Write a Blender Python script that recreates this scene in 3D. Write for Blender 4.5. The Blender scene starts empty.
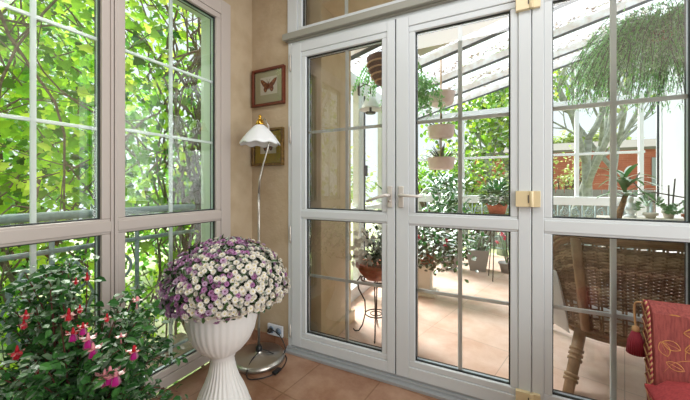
import bpy, math, random
from mathutils import Vector, Matrix, Quaternion
PI = math.pi
S = bpy.context.scene
COL = S.collection
V = Vector

# ---------------------------------------------------------------- camera, world, light
cd = bpy.data.cameras.new('camera'); cam = bpy.data.objects.new('camera', cd); COL.objects.link(cam)
cam.location = (0, 0, 1.19); cam.rotation_euler = (PI/2, 0, math.atan(0.5))
cd.sensor_width = 36; cd.lens = 304/690*36; cd.shift_y = -14/690; cd.clip_start = 0.02
S.camera = cam
S.view_settings.view_transform = 'Standard'; S.view_settings.look = 'None'
S.view_settings.gamma = 1; S.view_settings.use_curve_mapping = False
S.view_settings.exposure = 0.0
w = bpy.data.worlds.new('sky'); S.world = w; w.use_nodes = True
bg = w.node_tree.nodes['Background']
bg.inputs[0].default_value = (0.86, 0.94, 1.0, 1); bg.inputs[1].default_value = 1.25
sl = bpy.data.lights.new('sun', 'SUN'); sl.energy = 12.5; sl.angle = math.radians(25); sl.color = (1, 0.98, 0.93)
so = bpy.data.objects.new('sun', sl); COL.objects.link(so)
so.rotation_euler = V((0.55, -0.30, -0.85)).to_track_quat('-Z', 'Y').to_euler()
def area(name, loc, target, sx, sy, energy, color=(1, 1, 1)):
    l = bpy.data.lights.new(name, 'AREA'); l.shape = 'RECTANGLE'; l.size = sx; l.size_y = sy; l.energy = energy; l.color = color
    o = bpy.data.objects.new(name, l); COL.objects.link(o); o.location = loc
    o.rotation_euler = (V(target)-V(loc)).to_track_quat('-Z', 'Y').to_euler()
area('room_fill', (2.46, -.2, 1.55), (0, -.2, 1.50), 3.2, 2.2, 104, (0.93, 0.98, 1.0))  # unseen fill added to brighten the room from the right
area('ceiling_fill', (-.2, .6, 2.76), (-.2, .6, 0), 1.8, .9, 24, (0.96, 0.98, 1.0))  # added overhead fill panel, stands for no real fitting

# ---------------------------------------------------------------- materials
def rgb(h):
    h = h.lstrip('#'); c = [int(h[i:i+2], 16)/255 for i in (0, 2, 4)]
    return tuple(((x/12.92) if x <= .04045 else ((x+.055)/1.055)**2.4) for x in c) + (1,)
def nodes(m):
    m.use_nodes = True
    return m.node_tree.nodes, m.node_tree.links
def pbr(name, col, rough=.5, metal=0, col2=None, scale=20, bump=0, bscale=60, spec=.5, detail=4, stretch=None):
    m = bpy.data.materials.new(name); N, L = nodes(m); b = N['Principled BSDF']
    b.inputs['Roughness'].default_value = rough; b.inputs['Metallic'].default_value = metal
    b.inputs['Specular IOR Level'].default_value = spec
    b.inputs['Base Color'].default_value = rgb(col)
    tc = N.new('ShaderNodeTexCoord'); mp = N.new('ShaderNodeMapping'); L.new(tc.outputs['Object'], mp.inputs[0])
    if stretch: mp.inputs['Scale'].default_value = stretch
    if col2:
        n = N.new('ShaderNodeTexNoise'); n.inputs['Scale'].default_value = scale; n.inputs['Detail'].default_value = detail
        L.new(mp.outputs[0], n.inputs['Vector'])
        r = N.new('ShaderNodeValToRGB'); r.color_ramp.elements[0].position = .38; r.color_ramp.elements[1].position = .64
        r.color_ramp.elements[0].color = rgb(col); r.color_ramp.elements[1].color = rgb(col2)
        L.new(n.outputs['Fac'], r.inputs[0]); L.new(r.outputs[0], b.inputs['Base Color'])
    if bump:
        n2 = N.new('ShaderNodeTexNoise'); n2.inputs['Scale'].default_value = bscale; n2.inputs['Detail'].default_value = 5
        L.new(mp.outputs[0], n2.inputs['Vector'])
        bp = N.new('ShaderNodeBump'); bp.inputs['Strength'].default_value = bump; bp.inputs['Distance'].default_value = .01
        L.new(n2.outputs['Fac'], bp.inputs['Height']); L.new(bp.outputs[0], b.inputs['Normal'])
    return m
def leafmat(name, cols, trans=.45, rough=.45, gloss=.25):
    """leaf: colour varies per leaf island; light comes through"""
    m = bpy.data.materials.new(name); N, L = nodes(m); N.remove(N['Principled BSDF']); out = N['Material Output']
    g = N.new('ShaderNodeNewGeometry'); r = N.new('ShaderNodeValToRGB')
    e = r.color_ramp.elements
    while len(e) < len(cols): e.new(.5)
    for i, c in enumerate(cols): e[i].position = i/max(1, len(cols)-1); e[i].color = rgb(c)
    L.new(g.outputs['Random Per Island'], r.inputs[0])
    d = N.new('ShaderNodeBsdfDiffuse'); t = N.new('ShaderNodeBsdfTranslucent'); gl = N.new('ShaderNodeBsdfGlossy')
    gl.inputs['Roughness'].default_value = rough; gl.inputs['Color'].default_value = (.8, .85, .8, 1)
    L.new(r.outputs[0], d.inputs[0]); L.new(r.outputs[0], t.inputs[0])
    m1 = N.new('ShaderNodeMixShader'); m1.inputs[0].default_value = trans
    L.new(d.outputs[0], m1.inputs[1]); L.new(t.outputs[0], m1.inputs[2])
    f = N.new('ShaderNodeFresnel'); f.inputs[0].default_value = 1.4
    mu = N.new('ShaderNodeMath'); mu.operation = 'MULTIPLY'; mu.inputs[1].default_value = gloss*4; L.new(f.outputs[0], mu.inputs[0]); mu.use_clamp = True
    m2 = N.new('ShaderNodeMixShader'); L.new(mu.outputs[0], m2.inputs[0]); L.new(m1.outputs[0], m2.inputs[1]); L.new(gl.outputs[0], m2.inputs[2])
    L.new(m2.outputs[0], out.inputs[0])
    return m
def glassmat(name, tint=(.97, 1, .98, 1), ior=1.52, boost=1.0):
    m = bpy.data.materials.new(name); N, L = nodes(m); N.remove(N['Principled BSDF']); out = N['Material Output']
    t = N.new('ShaderNodeBsdfTransparent'); t.inputs[0].default_value = tint
    gl = N.new('ShaderNodeBsdfGlossy'); gl.inputs['Roughness'].default_value = 0.0; gl.inputs['Color'].default_value = (1, 1, 1, 1)
    f = N.new('ShaderNodeFresnel'); f.inputs[0].default_value = ior
    mu = N.new('ShaderNodeMath'); mu.operation = 'MULTIPLY'; mu.inputs[1].default_value = boost; mu.use_clamp = True
    L.new(f.outputs[0], mu.inputs[0])
    x = N.new('ShaderNodeMixShader'); L.new(mu.outputs[0], x.inputs[0]); L.new(t.outputs[0], x.inputs[1]); L.new(gl.outputs[0], x.inputs[2])
    L.new(x.outputs[0], out.inputs[0])
    return m
def brickmat(name, c1, c2, mortar, bw, bh, msize, rough=.5, offset=0., noise=None, rotz=0, rotx=0, spec=.5):
    m = bpy.data.materials.new(name); N, L = nodes(m); b = N['Principled BSDF']; b.inputs['Roughness'].default_value = rough
    b.inputs['Specular IOR Level'].default_value = spec
    tc = N.new('ShaderNodeTexCoord'); mp = N.new('ShaderNodeMapping'); L.new(tc.outputs['Object'], mp.inputs[0])
    mp.inputs['Rotation'].default_value = (rotx, 0, rotz)
    t = N.new('ShaderNodeTexBrick'); L.new(mp.outputs[0], t.inputs['Vector'])
    t.offset = offset; t.inputs['Scale'].default_value = 1; t.inputs['Brick Width'].default_value = bw; t.inputs['Row Height'].default_value = bh
    t.inputs['Mortar Size'].default_value = msize; t.inputs['Mortar Smooth'].default_value = .2; t.inputs['Bias'].default_value = 0
    t.inputs['Color1'].default_value = rgb(c1); t.inputs['Color2'].default_value = rgb(c2); t.inputs['Mortar'].default_value = rgb(mortar)
    src = t.outputs['Color']
    if noise:
        n = N.new('ShaderNodeTexNoise'); n.inputs['Scale'].default_value = noise[0]; n.inputs['Detail'].default_value = 6; n.inputs['Roughness'].default_value = .65
        L.new(mp.outputs[0], n.inputs['Vector'])
        r = N.new('ShaderNodeValToRGB'); r.color_ramp.elements[0].position = .36; r.color_ramp.elements[1].position = .66
        r.color_ramp.elements[0].color = rgb(noise[1]); r.color_ramp.elements[1].color = rgb(noise[2]); L.new(n.outputs['Fac'], r.inputs[0])
        mx = N.new('ShaderNodeMix'); mx.data_type = 'RGBA'; mx.blend_type = 'MULTIPLY'; mx.inputs[0].default_value = 1
        L.new(src, mx.inputs[6]); L.new(r.outputs[0], mx.inputs[7]); src = mx.outputs[2]
    L.new(src, b.inputs['Base Color'])
    return m
M = {}
M['wall'] = pbr('wall_plaster', '#b8a68c', .85, col2='#ab987c', scale=5, bump=.35, bscale=35, spec=.2)
M['wall_out'] = pbr('outer_plaster_lightened', '#dcc7a6', .85, col2='#d0b994', scale=5, bump=.3, bscale=30, spec=.2)  # wall colour lightened to make up for the little light on the pier
M['ceiling'] = pbr('ceiling_paint', '#d8cfc0', .9)
M['floor'] = brickmat('terracotta_tiles', '#ae8f7b', '#a2826c', '#94765f', .42, .42, .005, .36, noise=(4.5, '#cdb3a2', '#fffaf4'), rotz=.12, spec=.4)
M['vfloor'] = brickmat('veranda_tiles', '#e6c9bb', '#ead2c6', '#c4aea2', .60, .60, .003, .33, noise=(4, '#eadad0', '#ffffff'), rotz=.28)
M['pvc'] = pbr('white_plastic', '#cfd4d7', .30, spec=.5)
M['pvc_w'] = pbr('white_plastic_backlit', '#b8aea7', .33, spec=.5)  # same white plastic, colour darkened to stand for shade on the backlit frames
M['muntin'] = pbr('muntin_bar', '#d6dadb', .4)
M['gasket'] = pbr('black_rubber_gasket', '#1b2022', .5)
M['spacer'] = pbr('aluminium_spacer', '#bcc6d2', .35, .3)
M['alu'] = pbr('grey_aluminium', '#96958b', .45, spec=.5)
M['alu_l'] = pbr('threshold_aluminium', '#a9adb0', .4, .3)
M['glass'] = glassmat('window_glass', (.97, 1, .985, 1), 1.5, 3.1)
M['glass_far'] = glassmat('veranda_glass', (.98, 1, 1, 1), 1.4, 1.0)
M['brass'] = pbr('gold_hinge', '#dccba4', .35, .1)
M['gold'] = pbr('polished_brass', '#c79a3c', .22, 1)
M['handle'] = pbr('handle_silver', '#d0cbc4', .3, .2)
M['reveal'] = pbr('white_reveal_plaster', '#dfe8dd', .8)
M['white'] = pbr('white_paint', '#e9edf0', .5)
M['rafter'] = pbr('stained_white_rafter', '#f4f5f6', .5, col2='#e2d8d0', scale=14, detail=8)
M['blackline'] = pbr('dark_seal_and_shade', '#3c4650', .6)
M['iron'] = pbr('wrought_iron_grey', '#7f9295', .55, .1, col2='#93a5a6', scale=30)
M['darkiron'] = pbr('dark_iron', '#37302c', .5, .4)
M['steel'] = pbr('brushed_steel', '#b9b5ae', .28, .9)
M['black'] = pbr('black_plastic', '#17181b', .4)
M['wood_red'] = pbr('mahogany_frame', '#6b2f1c', .35, col2='#54220f', scale=40, stretch=(1, 1, 6))
M['wood_dark'] = pbr('dark_gilt_frame', '#4a3218', .35, col2='#7d6230', scale=50)
M['mat_green'] = pbr('sage_mount', '#c9c4a4', .8)
M['mat_yellow'] = pbr('yellow_mount', '#c9ae43', .8, col2='#b8a24d', scale=20)
M['paper'] = pbr('cream_paper', '#ece6d8', .8)
M['bfly1'] = pbr('butterfly_orange_brown', '#a05a26', .7, col2='#6a3416', scale=60)
M['bfly2'] = pbr('butterfly_dark_brown', '#4b2c1b', .7, col2='#8d5a3a', scale=60)
M['shade'] = pbr('milky_glass_shade', '#e3e6e8', .3, spec=.5)
M['urn'] = pbr('white_urn_plastic', '#e9e8e6', .38, spec=.5)
M['soil'] = pbr('potting_soil', '#33261c', .95, bump=.6)
M['terra'] = pbr('terracotta', '#9c4f35', .75, col2='#b4694a', scale=18)
M['pinkpot'] = pbr('pale_pink_plastic', '#ecd6d3', .55, col2='#e2c8c4', scale=12)
M['greypot'] = pbr('grey_zinc_planter', '#9d9c9c', .6)
M['stone'] = pbr('cream_stone', '#e6ddd0', .75)
M['bark_pale'] = pbr('pale_bark', '#a5aba6', .9, col2='#838a84', scale=12, bump=.4)
M['bark_dark'] = pbr('dark_bark', '#5a4c3f', .9, col2='#3d342c', scale=25, bump=.4)
M['twig'] = pbr('dry_brown_twig', '#7d705f', .9, col2='#5c5044', scale=40)
M['stick'] = pbr('dark_stick', '#5b5552', .8)
M['brick'] = brickmat('red_brick_wall', '#b0614c', '#a2543f', '#b07a66', .25, .08, .006, .85, offset=.5, noise=(2, '#e4d6d0', '#ffffff'), rotx=PI/2)
M['rattan'] = pbr('rattan_weave', '#a48c73', .5, col2='#76604a', scale=22)
M['rattan_light'] = pbr('light_rattan_weave', '#cdb698', .5, col2='#a58c70', scale=22)
M['rattan_pole'] = pbr('rattan_pole', '#9b7d5d', .45, col2='#82654a', scale=16)
M['cushion'] = pbr('pale_grey_cushion', '#d8dcdd', .85)
M['cord_gold'] = pbr('gold_cord', '#c2976a', .7)
M['cord_red'] = pbr('red_cord', '#8d2536', .75)
M['rose'] = pbr('cream_rose_pattern', '#e3cfa6', .85, col2='#cfa968', scale=60)
M['emb'] = pbr('gold_leaf_embroidery', '#c08a4a', .8, col2='#b3714b', scale=70)
M['emb_fill'] = pbr('gold_filled_leaf', '#c9973c', .8, col2='#a87a34', scale=70)
M['ground'] = pbr('garden_ground', '#a3b37a', .95, col2='#c4c0a4', scale=3)
M['fence'] = pbr('grey_fence_boards', '#8d8b8e', .8, col2='#a5a3a4', scale=20, stretch=(6, 6, .5))
M['coco'] = pbr('coconut_fibre', '#5d3423', .9, col2='#42231a', scale=30, bump=.6)
M['rope'] = pbr('pale_rope', '#b89473', .85)
M['gravel'] = pbr('leaf_litter_ledge', '#86786a', .95, col2='#a08a78', scale=30, bump=.7)
M['cable'] = pbr('black_cable', '#1d1d20', .5)
M['socket'] = pbr('socket_white', '#cdd2da', .4)
M['vase_blue'] = pbr('plug_grey_blue', '#6f8296', .5)
# red upholstery with fine vertical striation
def fabric(name, a, b):
    m = pbr(name, a, .85, col2=b, scale=26, stretch=(6, 6, .7), bump=.3, bscale=160, spec=.2); return m
M['red'] = fabric('red_striated_fabric', '#98504a', '#80403e')
M['red2'] = fabric('bright_red_rose_fabric', '#b04a4c', '#9c3e42')
M['vine'] = leafmat('vine_leaves', ['#2b5f2a', '#86c42a', '#bfe53a', '#e2f46a', '#3a7a24', '#9ed634', '#20501f', '#aadc38', '#5aa02e'], .72, .5, .08)
M['vine2'] = leafmat('vine_leaves_blue_green', ['#4a8c3c', '#7cbc4c', '#a8d85c', '#5a9c48'], .68, .5, .08)
M['treeleaf'] = leafmat('tree_leaves', ['#7f9a4a', '#a9bf6a', '#c9d68a', '#94ad62'], .5, .6, .05)
M['fuchsia_leaf'] = leafmat('fuchsia_leaves', ['#20441f', '#33622d', '#4a7e3b', '#295427'], .25, .5, .07)
M['mum_leaf'] = leafmat('chrysanthemum_leaves', ['#1f3319', '#35502a', '#4a6838'], .2, .5, .15)
M['fern'] = leafmat('fern_fronds', ['#5aa84e', '#7bc268', '#a0d485', '#478f45'], .6, .5, .1)
M['houseplant'] = leafmat('houseplant_leaves', ['#2f7a38', '#4b9a4d', '#246030'], .35, .35, .25)
M['palegreen'] = leafmat('pale_green_leaves', ['#6f9a6b', '#8fb487', '#4f8455'], .35, .5, .1)
M['varieg'] = leafmat('yellow_edged_leaves', ['#b8c84a', '#7aa63a', '#8fb544'], .4, .4, .15)
M['darkplant'] = leafmat('dark_bushy_leaves', ['#2f4030', '#4d5a42', '#6b6a54'], .25, .5, .1)
M['orchid'] = leafmat('white_petals', ['#f4f2ee', '#e6e2dc', '#efe9e2'], .3, .5, .05)
M['pinkpet'] = leafmat('pink_petals', ['#d83a63', '#e8597c', '#c92c52'], .3, .5, .05)
M['litter'] = leafmat('fallen_leaves', ['#b98a72', '#9a6a54', '#d3a98e', '#c7a05c'], .3, .7, .02)
M['mum_p'] = leafmat('mauve_petals', ['#b078a8', '#9c6496', '#bc8ab2', '#b47cac'], .15, .6, .03)
M['mum_pl'] = leafmat('pale_lilac_petals', ['#c7a9c4', '#bd9cba', '#d2bad0'], .15, .6, .03)
M['mum_w'] = leafmat('white_chrys_petals', ['#ebe6dc', '#e0d9ce', '#f0ece6'], .15, .6, .03)
M['mum_c'] = pbr('cream_flower_centre', '#cfc08a', .8)
M['mum_cp'] = pbr('plum_flower_centre', '#7a3f66', .8)
M['fu_red'] = leafmat('fuchsia_red_sepals', ['#b3202f', '#c52a3a'], .3, .4, .1)
M['fu_pink'] = leafmat('fuchsia_pale_pink_sepals', ['#e08a98', '#eba3a8'], .3, .4, .1)
M['fu_pur'] = leafmat('fuchsia_magenta_skirt', ['#a3156f', '#b82483', '#8a1464'], .3, .4, .1)

# ---------------------------------------------------------------- mesh builder
class MB:
    def __init__(s): s.v = []; s.f = []; s.mi = []; s.sm = []; s.mats = []
    def _m(s, mat):
        if mat is None: return 0
        if mat not in s.mats: s.mats.append(mat)
        return s.mats.index(mat)
    def add(s, vs, fs, mat=None, smooth=False):
        b = len(s.v); s.v += [tuple(p) for p in vs]; k = s._m(mat)
        for f in fs: s.f.append(tuple(b+i for i in f)); s.mi.append(k); s.sm.append(smooth)
    def box(s, a, b, mat=None, rot=None, piv=None):
        x0, y0, z0 = [min(a[i], b[i]) for i in range(3)]; x1, y1, z1 = [max(a[i], b[i]) for i in range(3)]
        vs = [V(p) for p in ((x0, y0, z0), (x1, y0, z0), (x1, y1, z0), (x0, y1, z0), (x0, y0, z1), (x1, y0, z1), (x1, y1, z1), (x0, y1, z1))]
        if rot is not None:
            c = V(piv) if piv is not None else V(((x0+x1)/2, (y0+y1)/2, (z0+z1)/2)); vs = [rot @ (p-c)+c for p in vs]
        s.add(vs, [(0, 3, 2, 1), (4, 5, 6, 7), (0, 1, 5, 4), (1, 2, 6, 5), (2, 3, 7, 6), (3, 0, 4, 7)], mat)
    def tube(s, pts, r, n=8, mat=None, caps=True, closed=False):
        pts = [V(p) for p in pts]; m = len(pts)
        rr = r if isinstance(r, (list, tuple)) else [r]*m
        up = None; vs = []
        for i, p in enumerate(pts):
            if closed: t = pts[(i+1) % m]-pts[i-1]
            else: t = (pts[min(i+1, m-1)]-pts[max(i-1, 0)])
            if t.length < 1e-9: t = V((0, 0, 1))
            t.normalize()
            if up is None:
                up = t.orthogonal().normalized()
            up = (up-t*up.dot(t))
            if up.length < 1e-6: up = t.orthogonal()
            up.normalize(); bi = t.cross(up)
            for k in range(n):
                a = 2*PI*k/n; vs.append(p+(up*math.cos(a)+bi*math.sin(a))*rr[i])
        fs = []
        for i in range(m if closed else m-1):
            j = (i+1) % m
            for k in range(n): fs.append((i*n+k, i*n+(k+1) % n, j*n+(k+1) % n, j*n+k))
        if caps and not closed: fs.append(tuple(range(n))[::-1]); fs.append(tuple((m-1)*n+k for k in range(n)))
        s.add(vs, fs, mat, True)
    def lathe(s, prof, c=(0, 0, 0), n=32, mat=None, flute=None, fz=None, closed=False):
        """prof: list of (radius, z); flute(r, z, angle) -> radius"""
        vs = []; c = V(c)
        for (r, z) in prof:
            for k in range(n):
                a = 2*PI*k/n; q = flute(r, z, a) if flute else r
                zz = z+(fz(r, z, a) if fz else 0)
                vs.append(c+V((q*math.cos(a), q*math.sin(a), zz)))
        fs = []
        for i in range(len(prof)-1):
            for k in range(n): fs.append((i*n+k, i*n+(k+1) % n, (i+1)*n+(k+1) % n, (i+1)*n+k))
        if prof[0][0] > 1e-4 and closed: fs.append(tuple(range(n))[::-1])
        if prof[-1][0] > 1e-4 and closed: fs.append(tuple((len(prof)-1)*n+k for k in range(n)))
        s.add(vs, fs, mat, True)
    def ball(s, c, r, mat=None, n=10, sc=(1, 1, 1)):
        prof = [(math.sin(PI*i/n)*1.0, -math.cos(PI*i/n)) for i in range(n+1)]
        vs = []; m = 12
        for (a, z) in prof:
            for k in range(m):
                t = 2*PI*k/m; vs.append((c[0]+a*math.cos(t)*r*sc[0], c[1]+a*math.sin(t)*r*sc[1], c[2]+z*r*sc[2]))
        fs = [(i*m+k, i*m+(k+1) % m, (i+1)*m+(k+1) % m, (i+1)*m+k) for i in range(n) for k in range(m)]
        s.add(vs, fs, mat, True)
    def poly(s, pts2, frame, mat=None, thick=0.0):
        """flat polygon, frame=(origin, u, v)"""
        o, u, v = [V(q) for q in frame]; n = u.cross(v).normalized()
        a = [o+u*p[0]+v*p[1] for p in pts2]; m = len(a)
        if thick:
            b = [q+n*thick for q in a]
            s.add(a+b, [tuple(range(m))[::-1], tuple(range(m, 2*m))]+[(i, (i+1) % m, m+(i+1) % m, m+i) for i in range(m)], mat)
        else: s.add(a, [tuple(range(m))], mat)
    def leaf(s, p, d, nrm, L, W, mat=None, kind='oval', droop=.15):
        p = V(p); d = V(d).normalized(); nrm = V(nrm); side = d.cross(nrm)
        if side.length < 1e-5: side = d.orthogonal()
        side.normalize(); up = side.cross(d).normalized()
        def q(a, b, h=0): return p+d*(a*L)+side*(b*W)+up*(h*L)
        if kind == 'oval':
            vs = [q(0, 0), q(.35, .5, .06), q(.75, .36, .0), q(1, 0, -droop), q(.75, -.36, .0), q(.35, -.5, .06), q(.4, 0, -.03), q(.72, 0, -.05)]
            fs = [(0, 6, 1), (6, 7, 2, 1), (7, 3, 2), (0, 5, 6), (6, 5, 4, 7), (7, 4, 3)]
        elif kind == 'maple':
            rim = [(0, 0), (.02, .28), (-.08, .52), (.22, .46), (.38, .62), (.52, .34), (.72, .26), (1, 0), (.72, -.26), (.52, -.34), (.38, -.62), (.22, -.46), (-.08, -.52), (.02, -.28)]
            vs = [q(a, b, -.12*abs(b)-droop*a*a) for a, b in rim]+[q(.4, 0, .03)]
            k = len(rim); fs = [(k, i, (i+1) % k) for i in range(k)]
        elif kind == 'needle':
            vs = [q(0, .5), q(1, 0, -droop), q(0, -.5)]; fs = [(0, 1, 2)]
        s.add(vs, fs, mat)
    def strap(s, p, d, L, W, mat=None, bend=.8, n=7, fold=.15):
        """long strap leaf starting along d and bending down"""
        p = V(p); d = V(d).normalized(); side = d.cross(V((0, 0, 1)))
        if side.length < 1e-4: side = V((1, 0, 0))
        side.normalize(); vs = []; pos = p.copy()
        for i in range(n+1):
            t = i/n; w_ = W*(math.sin(PI*min(1, .12+t*.88))**.6)*.5+.0005
            up = side.cross(d)
            vs += [pos+side*w_+up*w_*fold*2, pos, pos-side*w_+up*w_*fold*2]
            d = (d+V((0, 0, -bend/n))).normalized(); pos = pos+d*(L/n)
        fs = []
        for i in range(n):
            a = i*3; fs += [(a, a+1, a+4, a+3), (a+1, a+2, a+5, a+4)]
        s.add(vs, fs, mat, True)
    def xf(s, mtx):
        s.v = [tuple(mtx @ V(p)) for p in s.v]; return s
    def join(s, o, mtx=None):
        b = len(s.v); s.v += [tuple(mtx @ V(p)) if mtx else p for p in o.v]
        mp = [s._m(m) for m in o.mats] or [0]
        for f, k, t in zip(o.f, o.mi, o.sm): s.f.append(tuple(b+i for i in f)); s.mi.append(mp[k] if o.mats else 0); s.sm.append(t)
    def mesh(s, name, mat=None, org=(0, 0, 0)):
        me = bpy.data.meshes.new(name); o = V(org)
        me.from_pydata([tuple(V(p)-o) for p in s.v], [], s.f)
        mats = s.mats or [mat]
        for m in mats: me.materials.append(m)
        me.polygons.foreach_set('material_index', s.mi); me.polygons.foreach_set('use_smooth', s.sm)
        me.update(); return me
def tag(o, label=None, cat=None, group=None, kind=None):
    if label: o['label'] = label
    if cat: o['category'] = cat
    if group: o['group'] = group
    if kind: o['kind'] = kind
    return o
def build(name, mb, mat=None, parent=None, label=None, cat=None, group=None, kind=None, bevel=0, org=None):
    """link builder as one mesh; vertices are in world space; org = object origin"""
    if org is None: org = (0, 0, 0)
    me = mb.mesh(name, mat, org)
    o = bpy.data.objects.new(name, me); COL.objects.link(o)
    o.location = org
    if parent is not None:
        o.parent = parent; pw = V((0, 0, 0)); p = parent
        while p: pw += p.location; p = p.parent
        o.location = V(org)-pw
    if bevel:
        b = o.modifiers.new('bevel', 'BEVEL'); b.width = bevel; b.segments = 2; b.limit_method = 'ANGLE'
    return tag(o, label, cat, group, kind)
def thing(name, loc, label=None, cat=None, group=None, kind=None):
    o = bpy.data.objects.new(name, None); o.empty_display_size = .1; COL.objects.link(o); o.location = loc
    return tag(o, label, cat, group, kind)
def struct(name, a, b, mat, bevel=0, parent=None):
    m = MB(); m.box(a, b); return build(name, m, mat, parent, kind=None if parent else 'structure', bevel=bevel)
def rv(rnd): 
    while True:
        v = V((rnd.uniform(-1, 1), rnd.uniform(-1, 1), rnd.uniform(-1, 1)))
        if .05 < v.length < 1: return v.normalized()

# ================================================================= ROOM SHELL
XL = -1.713; YD = 1.8; H = 2.78
struct('floor', (XL-.02, -3.0, -.12), (2.6, 1.87, 0), M['floor'])
struct('ceiling', (XL-.1, -3.0, H), (2.6, 1.9, H+.1), M['ceiling'])
m = MB(); m.box((XL-.21, 1.577, 0), (XL, 1.8, H)); m.box((XL-.21, -3.0, 0), (XL, -1.35, H)); m.box((XL-.21, -1.35, 2.48), (XL, 1.577, H))
build('wall_left', m, M['wall'], kind='structure')
m = MB(); m.box((XL-.21, YD, -.1), (-1.361, YD+.11, H)); m.box((.90, YD, 0), (2.6, YD+.11, H)); m.box((-1.361, YD+.0, 2.70), (.90, YD+.11, H))
build('wall_back', m, M['wall'], kind='structure')
struct('wall_right', (2.5, -3.0, 0), (2.6, 1.8, H), M['wall'])
m = MB(); m.box((XL, -3.1, 0), (2.6, -3.0, H))
build('wall_rear', m, M['wall'], kind='structure')
m = MB(); m.box((XL, 1.577, 0), (XL+.012, 1.8, .075)); m.box((XL+.012, YD-.012, 0), (-1.361, YD, .075))
build('baseboard_left', m, M['floor'], kind='structure')
# outer thick house wall seen through the glass: pier and lintel
m = MB(); m.box((-1.9, YD+.112, 0), (-1.15, 2.42, 3.3)); m.box((-1.15, YD+.112, 2.52), (1.8, 2.42, 3.3)); m.box((-1.16, YD+.13, 0), (-1.125, 2.45, .10))
build('wall_outer_pier', m, M['wall_out'], kind='structure', bevel=.006)

# ---- window / door unit makers. plane 'door': (a, YD+d, z); plane 'left': (XL-d, a, z)
def PD(a, d, z): return (a, YD+d, z)
def PL(a, d, z): return (XL-d, a, z)
def ring(mb, P, o, i, d0, d1, mat=None):
    """o, i = (a0, a1, z0, z1)"""
    for (a0, a1, z0, z1) in ((o[0], o[1], o[2], i[2]), (o[0], o[1], i[3], o[3]), (o[0], i[0], i[2], i[3]), (i[1], o[1], i[2], i[3])):
        if a1-a0 > 1e-5 and z1-z0 > 1e-5: mb.box(P(a0, d0, z0), P(a1, d1, z1), mat)
def sash(name, P, outer, holes, mat, vbars, hbars, frame_front=-.012):
    MW = .0115 if P is PD else .0095
    """vbars[k]/hbars[k]: positions of muntins in hole k"""
    c = thing(name, P((outer[0]+outer[1])/2, .03, outer[2]), kind='structure')
    f = MB(); a0, a1, z0, z1 = outer
    # stiles and rails around the holes (holes sorted by height)
    hs = sorted(holes, key=lambda q: q[2]); s_ = .036
    hx0 = hs[0][0]; hx1 = hs[0][1]
    f.box(P(a0, frame_front, z0), P(hx0-s_, .065, z1)); f.box(P(hx1+s_, frame_front, z0), P(a1, .065, z1))
    zz = z0
    for k, hl in enumerate(hs):
        f.box(P(hx0-s_, frame_front, zz), P(hx1+s_, .065, hl[2]-(s_ if k == 0 else .012))); zz = hl[3]+(s_ if k == len(hs)-1 else .012)
    f.box(P(hx0-s_, frame_front, zz), P(hx1+s_, .065, z1))
    build('frame', f, mat, c, bevel=.003)
    b = MB()
    for hl in hs:
        ring(b, P, (hl[0]-s_, hl[1]+s_, hl[2]-s_, hl[3]+s_), hl, -.006, .05)
    build('glazing_bead', b, mat, c, bevel=.004)
    g = MB()
    for hl in hs:
        ring(g, P, (hl[0]-.002, hl[1]+.002, hl[2]-.002, hl[3]+.002), (hl[0]+.006, hl[1]-.006, hl[2]+.006, hl[3]-.006), .012, .024)
    build('gasket', g, M['gasket'], c)
    g = MB()
    for hl in hs: ring(g, P, (hl[0]-.002, hl[1]+.002, hl[2]-.002, hl[3]+.002), (hl[0]+.005, hl[1]-.005, hl[2]+.005, hl[3]-.005), .0245, .042)
    build('spacer', g, M['spacer'], c)
    g = MB()
    for hl in hs: ring(g, P, (hl[0]-.002, hl[1]+.002, hl[2]-.002, hl[3]+.002), (hl[0]+.006, hl[1]-.006, hl[2]+.006, hl[3]-.006), .0425, .052)
    build('outer_gasket', g, M['gasket'], c)
    for k, hl in enumerate(holes):
        q = MB(); q.add([P(hl[0], .020, hl[2]), P(hl[1], .020, hl[2]), P(hl[1], .020, hl[3]), P(hl[0], .020, hl[3])], [(0, 1, 2, 3)])
        build('glass_pane', q, M['glass'], c)
        t = MB()
        for x in vbars[k]: t.box(P(x-MW, .026, hl[2]), P(x+MW, .040, hl[3]))
        for z in hbars[k]: t.box(P(hl[0], .0262, z-MW*.85), P(hl[1], .0398, z+MW*.85))
        if vbars[k] or hbars[k]: build('muntin', t, M['muntin'], c, bevel=.003)
    return c
# left wall windows
sash('window_1', PL, (.21, .838, .03, 2.48), [(.325, .789, .13, .953), (.325, .789, 1.028, 2.342)], M['pvc_w'], [[.557], [.557]], [[], [1.468, 1.905]])
sash('window_2', PL, (.842, 1.577, .03, 2.48), [(.893, 1.46, .13, .953), (.893, 1.46, 1.028, 2.342)], M['pvc_w'], [[1.16], [1.16]], [[], [1.485, 1.90]])
sash('window_3', PL, (-.43, .206, .03, 2.48), [(-.33, .10, .13, .953), (-.33, .10, 1.028, 2.342)], M['pvc_w'], [[-.115], [-.115]], [[], [1.468, 1.905]])
sash('window_4', PL, (-1.35, -.434, .03, 2.48), [(-1.23, -.53, .13, .953), (-1.23, -.53, 1.028, 2.342)], M['pvc_w'], [[-.88], [-.88]], [[], [1.468, 1.905]])
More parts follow.
